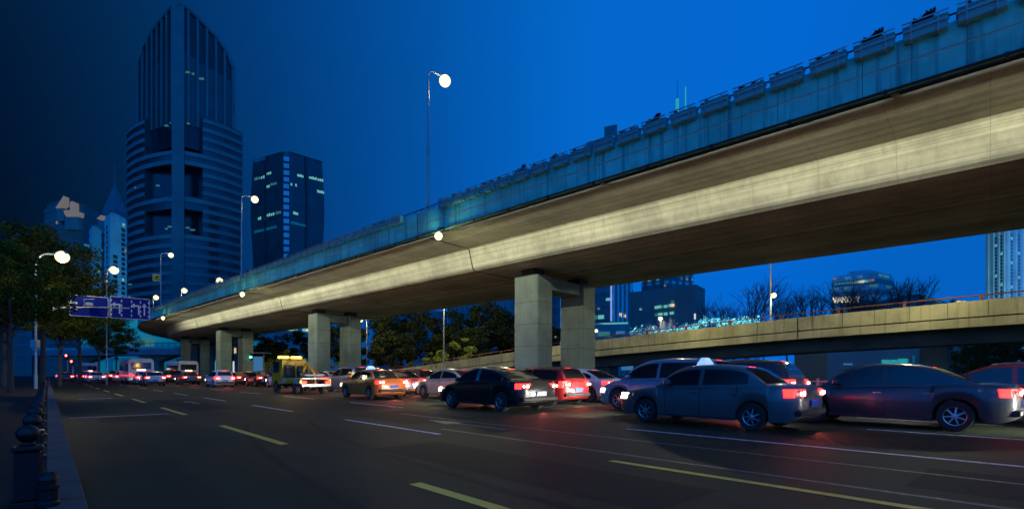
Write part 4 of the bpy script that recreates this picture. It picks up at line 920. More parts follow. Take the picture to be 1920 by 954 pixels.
for i, (px, y0, y1, lab) in enumerate([(1303, 588, 598, 'small upright glowing lamp left of the cyan lights')]):
    c = at(px, 593, 72); t = empty('garden_lamp', (c.x, c.y, 0), 0, lab, 'lamp'); b = MB(); b.tube([(0,0,0),(0,0,c.z-.35)], .04, 5); obj('post', b, M['galv'], t); b = MB(); b.tube([(0,0,c.z-.4),(0,0,c.z+.4)], .13, 8); obj('bulb', b, M['shopwhite'], t)

# hedge under the ramp, right
hb = MB(); rr = random.Random(9)
for i in range(5200):
    px = rr.uniform(1780, 2050); D = rr.uniform(46, 50); c = at(px, 700, D); c.z = rr.uniform(.1, 2.2) * (0.8 + .3*math.sin(px*.05))
    a = Vector((rr.gauss(0,1), rr.gauss(0,1), rr.gauss(0,1))).normalized()*.14; d = a.cross(Vector((0,0,1)))*.6; hb.poly([c-a, c+d, c+a, c-d])
o = obj('hedge', hb, M['leafdark']); tag(o, 'dark low hedge under the ramp at the right edge', 'hedge', kind='stuff')

# ------------------------------------------------------------------ street lamps on the ground
def street_pole(px, D, lamp_px, lamp_py, label, energy, bsz=.22, zb=0, col=(1,.82,.42), m='bulb', head=True, r=.09):
    c = at(px, 700, D); lc = at(lamp_px, lamp_py, D); h = lc.z - zb; t = empty('street_lamp', (c.x, c.y, zb), 0, label, 'street lamp', 'street lamps at road level')
    dx = lc.x - c.x; pl = MB(); pl.tube([(0,0,0),(0,0,1.2)], r*1.3, 10); pl.tube([(0,0,1.2),(0,0,h-1.0)], r, 10, taper=r*.75); obj('pole', pl, M['galv'], t, angle=30)
    if head:
        ar = MB(); ar.tube(curve_pts((0,0,h-1.05),(0,0,h+.1),(dx*.5,0,h+.1)) + [(dx*.8,0,h+.06)], r*.7, 7); obj('arm', ar, M['galv'], t, angle=40)
        lamp_head(t, Vector((dx,0,h)), Vector((1 if dx > 0 else -1,0,0)), M[m], bsz)
        if energy: lamp(t, (dx,0,h-bsz*1.4-.25), energy, col, .15)
    return t
sp = street_pole(67, 37, 115, 478, 'street lamp curving over the road above the mast arm at the left', 750, .42)
b = MB(); b.bbox(-.24,.24,-.2,.12,3.1,3.7,.02); obj('control_box', b, M['galv'], sp)
b = MB(); d = RN; b.tube([Vector((0,0,6.0)), d*3 + Vector((0,0,6.35)), d*5.5+Vector((0,0,6.5))], .07, 8, taper=.05); b.tube([(0,0,5.4), tuple(d*1.2+Vector((0,0,6.1)))], .04, 6); obj('mast_arm', b, M['galv'], sp)
street_pole(200, 56, 213, 504, 'street lamp in front of the pale cyan apartment tower', 120, .42, r=.06)
street_pole(688, 77, 677, 598, 'street lamp with star-bright head between second and third pillar rows', 700, .34)
street_pole(832, 65, 845, 563, 'bare grey lamp pole behind the ramp beside the lit shrub', 1500, .15)
street_pole(1445, 44, 1470, 440, 'tall grey lamp pole on the ramp at the right', 300, .15, zb=4.6)
c = at(1450, 552, 43.6); t = empty('flood_lamp', c, 0, 'small bright flood lamp clamped on the right lamp pole', 'lamp'); lamp_head(t, Vector((0,0,0)), Vector((1,0,0)), M['bulb'], .22); lamp(t, (.1,-.6,-.5), 200, (1,.84,.5), .1)
b = MB(); b.tube([(0,0,.0),(-.2,.35,.0)], .03, 5); obj('bracket', b, M['galv'], t)
for (px, py, D, lab) in ((1118,620,90,'round white lamp to the right of the far near-pillar'),(1042,633,95,'small round lamp seen between the near pillars'),(172,691,110,'round pale lamp far down the road at left')):
    c = at(px, py, D); t = empty('globe_lamp', (c.x, c.y, 0), 0, lab, 'lamp'); b = MB(); b.tube([(0,0,0),(0,0,c.z-.2)], .06, 6); obj('post', b, M['galv'], t)
    b = MB(); b.lathe([(.05,-.3),(.25,-.18),(.32,0),(.25,.2),(.05,.3)], (0,0,c.z), 12); obj('globe', b, M['bulbw'], t, smooth=True)
# unseen street lamp added behind the camera to light the near road
for (s, p, e, lab) in ((-7, -1.2, 240, 'added street lamp on the sidewalk just behind the camera'),):
    c = road(s, p, .13); t = empty('street_lamp', c, 0, lab, 'street lamp', 'street lamps at road level')
    pl = MB(); pl.tube([(0,0,0),(0,0,8.6)], .1, 10, taper=.07); obj('pole', pl, M['galv'], t); ar = MB(); ar.tube(curve_pts((0,0,8.6),(0,0,9.6),tuple(RN*1.8+Vector((0,0,9.6)))), .06, 7); obj('arm', ar, M['galv'], t)
    lamp_head(t, RN*2.1 + Vector((0,0,9.5)), RN, M['bulb'], .2); lamp(t, RN*2.1 + Vector((0,0,9.1)), e*1.25, (1,.78,.42), .2)

# ------------------------------------------------------------------ overhead lane signs
def sign(label, t0, t1, z0, z1, items):
    base = Vector((-34.8, 37, 0)) + RN*((t0+t1)/2); w = t1 - t0; t = empty('lane_sign', (base.x, base.y, (z0+z1)/2), math.atan2(RN.y, RN.x), label, 'road sign', 'overhead blue lane signs')
    h = z1 - z0; b = MB(); rc = .12
    def rrect(w, h, r):
        pts = []
        for (cx, cz, a0) in ((w/2-r,h/2-r,0),(-w/2+r,h/2-r,90),(-w/2+r,-h/2+r,180),(w/2-r,-h/2+r,270)):
            for k in range(5): a = R(a0 + k*22.5); pts.append((cx + r*math.cos(a), cz + r*math.sin(a)))
        return pts
    b.loft([[(x,-.03,z) for x,z in rrect(w,h,rc)], [(x,.03,z) for x,z in rrect(w,h,rc)]]); obj('border', b, M['signwhite'], t)
    b = MB(); b.loft([[(x,-.034,z) for x,z in rrect(w-.09,h-.09,rc*.8)], [(x,-.031,z) for x,z in rrect(w-.09,h-.09,rc*.8)]]); obj('panel', b, M['signblue'], t)
    for it in items:
        b = MB()
        if it[0] == 'dash':
            for k in range(4): z = h*.5 - .14 - (k+.5)*(h-.24)/4; b.box(it[1]-.035, it[1]+.035, -.042, -.036, z-.1, z+.1)
        if it[0] == 'left':
            x = it[1]; b.box(x-.05, x+.05, -.042, -.036, -h*.28, h*.10); 
            b.loft([[(x+.05,-.042,h*.10),(x+.05,-.042,h*.17),(x-.3,-.042,h*.17),(x-.3,-.042,h*.10)],[(x+.05,-.036,h*.10),(x+.05,-.036,h*.17),(x-.3,-.036,h*.17),(x-.3,-.036,h*.10)]])
            b.loft([[(x-.28,-.042,h*.02),(x-.28,-.042,h*.25),(x-.5,-.042,h*.135)],[(x-.28,-.036,h*.02),(x-.28,-.036,h*.25),(x-.5,-.036,h*.135)]])
        if it[0] == 'up':
            x = it[1]; b.box(x-.045, x+.045, -.042, -.036, -h*.3, h*.12); b.loft([[(x-.17,-.042,h*.1),(x+.17,-.042,h*.1),(x,-.042,h*.28)],[(x-.17,-.036,h*.1),(x+.17,-.036,h*.1),(x,-.036,h*.28)]])
        obj({'dash':'lane_dashes','left':'left_arrow','up':'straight_arrow'}[it[0]], b, M['signwhite'], t)
    return t
sign('left blue overhead sign with a single left-turn arrow', 1.86, 4.18, 5.62, 7.22, [('left', -.75)])
sign('right blue overhead sign with dashed lanes, two left arrows and one up arrow', 4.26, 6.85, 5.62, 7.35, [('dash', -1.2), ('left', -.68), ('dash', -.56), ('dash', .08), ('left', .55), ('dash', .66), ('up', .92), ('dash', 1.2)])
cb = Vector((-34.8,37,0)) + RN*3.0 - RU*.35 + Vector((0,0,6.55)); t = empty('traffic_camera', cb, math.atan2(RN.y,RN.x), 'small grey camera box on the mast arm before the left blue sign', 'camera'); b = MB(); b.bbox(-.22,.22,-.15,.15,-.12,.12,.02); obj('housing', b, M['galv'], t); b = MB(); b.tube([(-.3,0,-.3),(-.3,0,.35),(.3,0,.4)], .03, 5); obj('bracket', b, M['galv'], t)

# traffic signals far down the road
for (px, py, D, m, lab) in ((125,669,84,'redsign','traffic signal showing red, upper left of the pair'),(135,680,84,'redsign','traffic signal showing red, lower right of the pair'),(471,668,76,'greensig','traffic signal showing green beside the third pillars')):
    c = at(px, py, D); t = empty('traffic_signal', (c.x, c.y, 0), 0, lab, 'traffic light', 'traffic signals'); b = MB(); b.bbox(-.22,.22,-.1,.15,c.z-.5,c.z+.5,.03); obj('housing', b, M['black'], t)
    b = MB(); b.tube([(0,.2,0),(0,.2,c.z+.3)], .07, 7); obj('pole', b, M['galv'], t)
    b = MB(); b.lathe([(.02,0),(.17,.01),(.17,.04),(.02,.05)], n=12, T=Matrix.Translation((0,-.10,c.z+(.25 if m=='redsign' else -.1))) @ Matrix.Rotation(R(90),4,'X')); obj('light', b, M[m], t)

# ------------------------------------------------------------------ bollards
def make_bollard():
    t = empty('bollard', (0,0,0), 0, 'x', 'bollard')
    b = MB(); b.bbox(-.11,.11,-.11,.11,0,.08,.01); b.bbox(-.085,.085,-.085,.085,.08,.50,.015); b.bbox(-.1,.1,-.1,.1,.50,.54,.01); obj('post', b, M['black'], t)
    b = MB(); b.lathe([(.05,.54),(.045,.57)] + [(.078*math.sin(R(a)), .64 - .078*math.cos(R(a))) for a in range(20, 180, 16)] + [(.004,.719)], n=18); obj('ball', b, M['black'], t, smooth=True)
    b = MB(); b.box(-.05,.05,-.089,-.086,.36,.42); b.box(-.03,.03,-.089,-.086,.24,.28); obj('reflector', b, M['reflector'], t)
    return t
b0 = make_bollard()
for k in range(26):
    s = 5.94 + k*1.6; p = -.125; c = road(s, p, .10)
    lab = f'black square bollard with a ball top, {ordn(k+1)} from the camera along the kerb'
    if k == 0: b0.location = c; b0.rotation_euler = (0,0,ROADROT + R(90)); b0['label'] = lab; b0['group'] = 'ball-topped bollards along the kerb'; o = b0
    else: o = dup(b0, c, ROADROT + R(90), lab, 'ball-topped bollards along the kerb')
c = road(5.80, .0, .135); t = empty('bollard', c, 0, 'short black bollard with a ribbed dome, standing on the kerb nearest the camera', 'bollard'); t.scale = (.78,.78,.63)
b = MB(); b.lathe([(.10,0),(.10,.05),(.085,.07),(.085,.22),(.10,.24),(.10,.27),(.072,.29),(.072,.34),(.088,.355),(.085,.385),(.06,.43),(.02,.45)], n=20); obj('body', b, M['black'], t, angle=35)
for a in range(8):
    b = MB(); T = Matrix.Rotation(R(45*a), 4, 'Z'); b.tube([T @ Vector((.087,0,.385)), T @ Vector((.062,0,.432)), T @ Vector((.02,0,.453))], .006, 5); obj('rib', b, M['black'], t)
# parked scooters behind the bollards (small red lights seen there)
# median fence
mf = empty('median_fence', road(0, 20.4), ROADROT, 'low pale metal median fence behind the traffic at the right', 'fence')
b = MB(); b.box(-28, 46, -.02, .02, .95, 1.0); b.box(-28, 46, -.02, .02, .25, .29)
for k in range(0, 493): b.box(-28+k*.15-.008, -28+k*.15+.008, -.01, .01, .27, .97)
obj('bars', b, M['galv'], mf)
for k in range(37): b = MB(); b.bbox(-28+k*2-.04, -28+k*2+.04, -.04, .04, 0, 1.08, .005); obj('post', b, M['galv'], mf)

# ------------------------------------------------------------------ vehicles (local +X forward, Y left)
def lerp_tab(tab, x):
    if x <= tab[0][0]: return tab[0][1]
    for (a, va), (b_, vb) in zip(tab, tab[1:]):
        if x <= b_: 
            t = (x-a)/(b_-a); return va + (vb-va)*t
    return tab[-1][1]
STY = {
 'sedan': dict(L=4.75, W=.91, wh=(-1.38, 1.38), wr=.325, zs=[(-2.375,.86),(-2.3,.99),(-1.9,1.02),(-1.2,1.00),(.2,.955),(.95,.93),(1.6,.86),(2.1,.76),(2.33,.62),(2.375,.5)],
   roof=[(-1.78,1.02),(-1.45,1.17),(-1.05,1.34),(-.6,1.44),(-.1,1.475),(.35,1.44),(.8,1.28),(1.25,.93)]),
 'taxi': dict(L=4.55, W=.86, wh=(-1.32, 1.36), wr=.30, zs=[(-2.275,.84),(-2.22,.98),(-1.8,1.0),(-1.1,.98),(.2,.93),(1.0,.91),(1.6,.86),(2.1,.78),(2.24,.62),(2.275,.5)],
   roof=[(-1.62,1.0),(-1.38,1.17),(-1.1,1.35),(-.7,1.43),(-.1,1.45),(.35,1.42),(.72,1.25),(1.1,.92)]),
 'hatch': dict(L=4.1, W=.86, wh=(-1.25, 1.25), wr=.31, zs=[(-2.05,.7),(-2.03,.92),(-1.7,1.0),(-1.0,.98),(.3,.94),(1.0,.92),(1.6,.84),(1.95,.68),(2.05,.5)],
   roof=[(-1.95,1.0),(-1.8,1.22),(-1.6,1.42),(-1.1,1.50),(-.2,1.52),(.3,1.47),(.75,1.28),(1.25,.93)]),
 'suv': dict(L=4.6, W=.93, wh=(-1.33, 1.36), wr=.36, zs=[(-2.3,.8),(-2.28,1.02),(-1.9,1.12),(-1.0,1.10),(.3,1.06),(1.0,1.04),(1.7,.98),(2.15,.82),(2.3,.55)],
   roof=[(-2.2,1.12),(-2.05,1.38),(-1.85,1.62),(-1.3,1.70),(-.2,1.72),(.4,1.66),(.85,1.45),(1.35,1.05)]),
}
CACHE = {}
def car_meshes(sty):
    if sty in CACHE: return CACHE[sty]
    S = STY[sty]; L, W = S['L'], S['W']; wr = S['wr']; ar = wr + .055; out = {}
    xs = set([-L/2 + L*i/46 for i in range(47)] + [a for a, _ in S['zs']])
    for wx in S['wh']:
        for k in range(-8, 9): xs.add(wx + ar*math.sin(R(k*11.25)))
    xs = sorted(xs)
    def plan(x):   # half width
        t = abs(x)/(L/2); w = W * (1 - .16*max(0, (t-.72)/.28)**2 )
        e = max(0, (t-.93)/.07); return w - .13*e*e
    def zb(x):
        t = abs(x)/(L/2); z = .20 + .14*max(0, (t-.86)/.14)**1.5
        for wx in S['wh']:
            d = abs(x-wx)
            if d < ar: z = max(z, wr + math.sqrt(ar*ar - d*d))
        return z
    rings = []
    for x in xs:
        w = plan(x); z0 = zb(x); zt = lerp_tab(S['zs'], x); zt = max(zt, z0+.02); zz = lambda f: z0 + (zt-z0)*f
        half = [(0, z0), (w*.80, z0), (w*.95, z0+.01), (w*.985, zz(.25)), (w, zz(.55)), (w*.985, zz(.78)), (w*.955, zz(.9)), (w*.90, zz(.97)), (w*.80, zz(1.0)+.0), (w*.4, zt + .022), (0, zt+.03)]
        rings.append([(x, y, z) for y, z in half] + [(x, -y, z) for y, z in half[-2:0:-1]])
    out['body'] = MB().loft(rings).mesh('body', M['trim'], True); fixn(out['body']); out['body'].set_sharp_from_angle(angle=R(38))
    # greenhouse
    rf = S['roof']; zbelt = lerp_tab(S['zs'], 0) - .02
    dense = []
    for (a, va), (b_, vb) in zip(rf, rf[1:]):
        for k in range(4): dense.append((a+(b_-a)*k/4, None))
    dense.append((rf[-1][0], None)); import bisect
    def roofz(x):  # smooth interpolation
        n = len(rf); i = max(0, min(n-2, bisect.bisect([q[0] for q in rf], x)-1)); t = (x-rf[i][0])/(rf[i+1][0]-rf[i][0])
        p0 = rf[max(0,i-1)][1]; p1 = rf[i][1]; p2 = rf[i+1][1]; p3 = rf[min(n-1,i+2)][1]
        return .5*((2*p1)+(-p0+p2)*t+(2*p0-5*p1+4*p2-p3)*t*t+(-p0+3*p1-3*p2+p3)*t**3)
    def gw(x, z):   # half width of the greenhouse at height z
        t = (z - zbelt) / (max(r[1] for r in rf) - zbelt); taper = 1 - .10*(abs(x+.1)/1.9)**2
        return W*(.93 - .20*t - .05*t*t) * taper
    rings = []
    for x, _ in dense:
        zt = roofz(x); zl = min(zt-.005, lerp_tab(S['zs'], x) - .03); h = zt - zl
        half = [(0, zl), (gw(x, zl), zl), (gw(x, zl+h*.5), zl+h*.5), (gw(x, zl+h*.86), zl+h*.86), (gw(x, zt)*.95, zt-h*.04), (gw(x,zt)*.80, zt), (gw(x,zt)*.4, zt+.018*min(1,h*3)), (0, zt+.022*min(1,h*3))]
        rings.append([(x, y, z) for y, z in half] + [(x, -y, z) for y, z in half[-2:0:-1]])
    out['cabin'] = MB().loft(rings).mesh('cabin', M['trim'], True); fixn(out['cabin']); out['cabin'].set_sharp_from_angle(angle=R(50))
    x0, x1 = rf[0][0], rf[-1][0]; xb = -.12 if sty != 'hatch' else -.15
    def side(xa, xb_, y):   # window in side plane following the roofline
        N = 14; top = []; bot = []
        for k in range(N+1):
            x = xa + (xb_-xa)*k/N; zl = lerp_tab(S['zs'], x) + .035; zt = roofz(x); h = zt - zl
            zt2 = zl + max(.004, h*.84 - .03)
            bot.append((x, y*(gw(x, zl)+.006), zl)); top.append((x, y*(gw(x, zt2)+.006), zt2))
        mid = [((a[0]+c[0])/2, y*(gw(a[0], (a[2]+c[2])/2)+.010), (a[2]+c[2])/2) for a, c in zip(bot, top)]
        mb = MB()
        for k in range(N): mb.poly([bot[k], bot[k+1], mid[k+1], mid[k]]); mb.poly([mid[k], mid[k+1], top[k+1], top[k]])
        edge = bot + top[::-1] + [bot[0]]
        return mb, edge
    for nm, a, c in (('rear', x0+.42, xb-.05), ('front', xb+.05, x1-.30)):
        for y in (1, -1):
            mb, e = side(a, c, y); me = mb.mesh('window', M['glass'], True); fixn(me); out[f'win_{nm}_{y}'] = me
            if sty == 'sedan':
                tb = MB(); tb.tube([(p[0], p[1]+y*.004, p[2]) for p in e], .008, 4); out[f'trim_{nm}_{y}'] = tb.mesh('window_trim', M['chrome'])
    def screen(xa, xb_):
        N = 8; mb = MB(); r0 = []
        for k in range(N+1):
            x = xa+(xb_-xa)*k/N; z = roofz(x) + .006; h = z - lerp_tab(S['zs'], x); w = gw(x, z)*.86 if h > .06 else gw(x, z)*.9
            c = .02*min(1, max(0,h)*3); r0.append([(x, -w, z), (x, -w*.5, z+c*.7), (x, 0, z+c), (x, w*.5, z+c*.7), (x, w, z)])
        for a, b_ in zip(r0, r0[1:]):
            for i in range(4): mb.poly([a[i], a[i+1], b_[i+1], b_[i]])
        me = mb.mesh('screen', M['glass'], True); return me
    out['windshield'] = screen(rf[-3][0]+.02, rf[-1][0]-.07); out['rear_window'] = screen(rf[0][0]+.05, rf[2][0]+.12 if sty in ('sedan','taxi') else rf[2][0]-.02)
    # lamps
    tz = lerp_tab(S['zs'], -L/2+.15)
    for y in (1, -1):
        mb = MB(); xr = -L/2
        def yw(x): return plan(x)
        pts_o = [(xr+.015, .50*W), (xr+.02, .70*W), (xr+.05, plan(xr+.03)*.93), (xr+.14, plan(xr+.14)*.992), (xr+.30, plan(xr+.30)+.001)]
        z1, z2 = (tz-.24, tz-.07) if sty in ('sedan','taxi') else (tz-.25, tz+.0)
        o_ = [(x-.014, y*(w+.010)) for x, w in pts_o]; i_ = [(x+.03, y*(w-.04)) for x, w in pts_o]
        ring = lambda z, f: [(x, q, z) for x, q in o_] + [(x, q, z) for x, q in i_[::-1]]
        mb.loft([ring(z1, 0), ring((z1+z2)/2, 1), ring(z2, 0)]); me = mb.mesh('tail_light', M['lampred'], True); fixn(me); me.set_sharp_from_angle(angle=R(40)); out[f'tail_{y}'] = me
        mb = MB(); mb.lathe([(.002,-.01),(.052,-.006),(.055,.012),(.002,.016)], n=14, T=Matrix.Translation((xr-.012, y*.66*W, (z1+z2)/2)) @ Matrix.Rotation(R(-90), 4, 'Y'))
        mb.lathe([(.002,-.01),(.040,-.006),(.042,.012),(.002,.016)], n=14, T=Matrix.Translation((xr+.0, y*.83*W, (z1+z2)/2)) @ Matrix.Rotation(R(-90), 4, 'Y'))
        out[f'core_{y}'] = mb.mesh('lamp_core', M['lampcore'])
        mb = MB(); xf = L/2; zf = .62
        pts = [(xf-.10, .55*W), (xf-.08, .72*W), (xf-.16, plan(xf-.16)*.97), (xf-.36, plan(xf-.36)+.004)]
        o_ = [(x+.05, y*(w+.004)) for x, w in pts]; i_ = [(x-.06, y*(w-.05)) for x, w in pts]
        mb.loft([[(x,q,zf-.03) for x,q in o_+i_[::-1]], [(x-.04,q,zf+.12) for x,q in o_+i_[::-1]]]); me = mb.mesh('headlight', M['lampwhite']); fixn(me); out[f'head_{y}'] = me
        mb = MB(); mx = rf[-1][0] - .42; mz = lerp_tab(S['zs'], mx) + .07
        mb.bbox(mx-.06, mx+.07, W*.93 if y > 0 else -W*.93-.20, W*.93+.20 if y > 0 else -W*.93, mz-.02, mz+.11, .03); out[f'mirror_{y}'] = mb.mesh('mirror', M['trim']); fixn(out[f'mirror_{y}'])
    # bumpers, sills, plate, handles, seams
    mb = MB(); xr = -L/2; mb.bbox(xr-.035, xr+.25, -W*.86, W*.86, .36, .50, .03); out['rear_bumper'] = mb.mesh('rear_bumper', M['trim']); fixn(out['rear_bumper'])
    mb = MB(); mb.bbox(L/2-.25, L/2+.03, -W*.82, W*.82, .32, .46, .03); out['front_bumper'] = mb.mesh('front_bumper', M['trim']); fixn(out['front_bumper'])
    mb = MB(); zp = .62 if sty != 'sedan' else .60; mb.bbox(xr-.052, xr-.02, -.22, .22, zp-.07, zp+.07, .004); out['plate'] = mb.mesh('licence_plate', M['plateblue']); fixn(out['plate'])
    mb = MB(); mb.bbox(-L*.21, L*.215, -W*.985-.004, W*.985+.004, .205, .26, .01); out['sill'] = mb.mesh('sill', M['trim']); fixn(out['sill'])
    mb = MB()
    for y in (1, -1):
        for x in (xb, x1-.32, -1.0):
            zt = lerp_tab(S['zs'], x); zz0 = .30 if x > -.9 else .75
            pr_ = [(plan(x)*f_, zz0 + (zt-zz0)*g_) for f_, g_ in ((.992,0),(1.0,.35),(.99,.72),(.958,.9),(.93,.955))]
            mb.loft([[(x-.005, y*(w+.003), z), (x+.005, y*(w+.003), z), (x+.005, y*(w-.02), z), (x-.005, y*(w-.02), z)] for w, z in pr_])
    out['seams'] = mb.mesh('door_seam', M['seam'])
    mb = MB()
    for y in (1, -1):
        for x in (xb+.12, -.95+.02 if x0 < -1.7 else -.9): mb.bbox(x-.10, x+.08, y*W-.004 if y > 0 else -W-.022, W+.022 if y > 0 else -W+.004, .79, .815, .006)
    out['handles'] = mb.mesh('door_handle', M['chrome']); fixn(out['handles'])
    mb = MB(); mb.box(rf[2][0]+.10, rf[2][0]+.14, -.16, .16, roofz(rf[2][0]+.12)-.01, roofz(rf[2][0]+.12)+.022); out['brake'] = mb.mesh('brake_light', M['lampred'])
    mb = MB(); mb.lathe([(wr*.62,-.10),(wr*.93,-.105),(wr,-.07),(wr,.07),(wr*.93,.105),(wr*.62,.10),(wr*.62,-.10)], n=28, T=Matrix.Rotation(R(90),4,'X'), caps=False); out['tyre'] = mb.mesh('wheel', M['tyre'], True); fixn(out['tyre']); out['tyre'].set_sharp_from_angle(angle=R(40))
    mb = MB(); T = Matrix.Rotation(R(90),4,'X')
    mb.lathe([(wr*.58,.085),(wr*.66,.10),(wr*.66,.06),(wr*.58,.05),(wr*.58,.085)], n=28, T=T, caps=False)
    for k in range(7):
        a = R(360/7*k); T2 = T @ Matrix.Rotation(a, 4, 'Z'); mb.loft([[(.03,-.018,.07),(.03,.018,.07),(.03,.018,.095),(.03,-.018,.095)],[(wr*.61,-.010 - .012*(k%2),.07),(wr*.61,.014,.07),(wr*.61,.014,.088),(wr*.61,-.010,.088)]], T=T2)
    mb.lathe([(.001,.06),(.05,.06),(.05,.098),(.001,.104)], n=12, T=T); out['rim'] = mb.mesh('rim', M['rim']); fixn(out['rim'])
    mb = MB(); mb.lathe([(.001,-.09),(wr*.6,-.09),(wr*.6,.02),(.001,.02)], n=20, T=T); out['disc'] = mb.mesh('brake_disc', M['tyre']); fixn(out['disc'])
    CACHE[sty] = out; return out
PAINT = {}
def paint(name, col, metal=.3):
    if name not in PAINT:
        m, nt, b = newmat('car_paint_' + name); N = nt.nodes; Lk = nt.links
        n = N.new('ShaderNodeTexNoise'); n.inputs['Scale'].default_value = 2.5; n.inputs['Detail'].default_value = 5; tc = N.new('ShaderNodeTexCoord'); Lk.new(tc.outputs['Object'], n.inputs[0])
        rp = N.new('ShaderNodeValToRGB'); rp.color_ramp.elements[0].color = (*[c*.8 for c in col],1); rp.color_ramp.elements[1].color = (*col,1); Lk.new(n.outputs[0], rp.inputs[0]); Lk.new(rp.outputs[0], b.inputs['Base Color'])
        mr = N.new('ShaderNodeMapRange'); mr.inputs['To Min'].default_value = .22; mr.inputs['To Max'].default_value = .42; Lk.new(n.outputs[0], mr.inputs[0]); Lk.new(mr.outputs[0], b.inputs['Roughness'])
        b.inputs['Metallic'].default_value = metal; b.inputs['Coat Weight'].default_value = .4; b.inputs['Coat Roughness'].default_value = .12
        PAINT[name] = m
    return PAINT[name]
COLS = {'pewter': (.15,.155,.15), 'black': (.016,.012,.011), 'white': (.62,.63,.62), 'silver': (.34,.36,.38), 'dark grey': (.06,.065,.07), 'blue': (.02,.10,.28), 'red': (.32,.02,.02), 'orange': (.75,.17,.03), 'gold': (.36,.28,.14), 'dark red': (.12,.02,.02), 'light blue': (.10,.30,.45), 'dark blue': (.015,.03,.10), 'beige': (.42,.37,.27)}
def car(sty, color, s, p, label, group, detail=2, beams=False, flip=False, sign_on=False, brake=True):
    ms = car_meshes(sty); S = STY[sty]; nm = {'sedan':'sedan_car','taxi':'taxi' if sign_on else 'sedan_car','hatch':'hatchback_car','suv':'suv_car'}[sty]
    t = empty(nm, road(s, p, .004), ROADROT + (math.pi if flip else 0) + random.uniform(-.012,.012), label, 'taxi' if sign_on else 'car', group)
    pm = paint(color, COLS[color], .5 if color in ('pewter','silver','dark grey','gold','light blue','blue') else .1)
    def prt(nm_, me, m=None, par=t):
        o = obj(nm_, me, None, par)
        if m: o.material_slots[0].link = 'OBJECT'; o.material_slots[0].material = m
        return o
    prt('body', ms['body'], pm); prt('cabin', ms['cabin'], pm)
    for y in (1, -1):
        for nm_ in ('rear','front'):
            w = prt('window', ms[f'win_{nm_}_{y}'])
            if f'trim_{nm_}_{y}' in ms and detail > 1: prt('window_trim', ms[f'trim_{nm_}_{y}'], par=w)
        tl = prt('tail_light', ms[f'tail_{y}']); prt('lamp_core', ms[f'core_{y}'], par=tl); prt('headlight', ms[f'head_{y}'])
        if detail > 0: prt('mirror', ms[f'mirror_{y}'], pm)
    prt('windshield', ms['windshield']); prt('rear_window', ms['rear_window'])
    prt('rear_bumper', ms['rear_bumper']); prt('licence_plate', ms['plate'], M['platewhite'] if color == 'black' else None)
    if brake: prt('brake_light', ms['brake'])
    if detail > 0:
        prt('front_bumper', ms['front_bumper']); prt('sill', ms['sill']); prt('door_seam', ms['seams']); prt('door_handle', ms['handles'])
    for wx in S['wh']:
        for y in (1, -1):
            w = prt('wheel', ms['tyre']); w.location = (wx, y*(S['W']-.115), S['wr'])
            if y > 0: w.rotation_euler = (0, 0, math.pi)
            w.rotation_euler.y = random.uniform(0, .6)
            if detail > 0: prt('rim', ms['rim'], par=w); prt('brake_disc', ms['disc'], par=w)
    if sign_on:
        mb = MB(); mb.loft([[(.02,-.22,1.44),(.28,-.22,1.44),(.28,.22,1.44),(.02,.22,1.44)],[(.06,-.21,1.52),(.25,-.21,1.52),(.25,.21,1.52),(.06,.21,1.52)],[(.11,-.12,1.64),(.20,-.12,1.64),(.20,.12,1.64),(.11,.12,1.64)]]); obj('roof_sign', mb, M['taxiglow'], t)
    if beams:
        for y in (.55, -.55):
            l = bpy.data.lights.new('headlight_beam', 'SPOT'); l.energy = 520; l.color = (1,.97,.86); l.spot_size = R(75); l.spot_blend = .9; l.shadow_soft_size = .06
            lo = bpy.data.objects.new('headlight_beam', l); COL.objects.link(lo); lo.parent = t; lo.location = (S['L']/2+.12, y, .62); lo.rotation_euler = (R(82), 0, R(-90))
    # brake light falls on the road and on whatever follows
    if detail > 0:
        l = bpy.data.lights.new('tail_light_glow', 'AREA'); l.shape = 'RECTANGLE'; l.size = 1.5; l.size_y = .12; l.energy = 10; l.color = (1,.14,.10)
        lo = bpy.data.objects.new('tail_light_glow', l); COL.objects.link(lo); lo.parent = t; lo.location = (-S['L']/2-.09, 0, .8); lo.rotation_euler = (0, R(90), 0)
    return t
LA = 11.75
sA = lambda px, p=LA-.85: road_s(px, p)
car('sedan', 'black', sA(890), LA, 'black sedan with lit tail lights in the middle of the picture', 'cars in the nearest traffic lane', 2, True)
car('taxi', 'orange', sA(672, 11.6), 12.35, 'orange and white taxi following behind the yellow truck', 'cars in the nearest traffic lane', 2, True, sign_on=True)
car('taxi', 'pewter', sA(1306, 11.4), 12.15, 'large grey taxi with a roof sign at the right', 'cars in the nearest traffic lane', 2, True, sign_on=True)
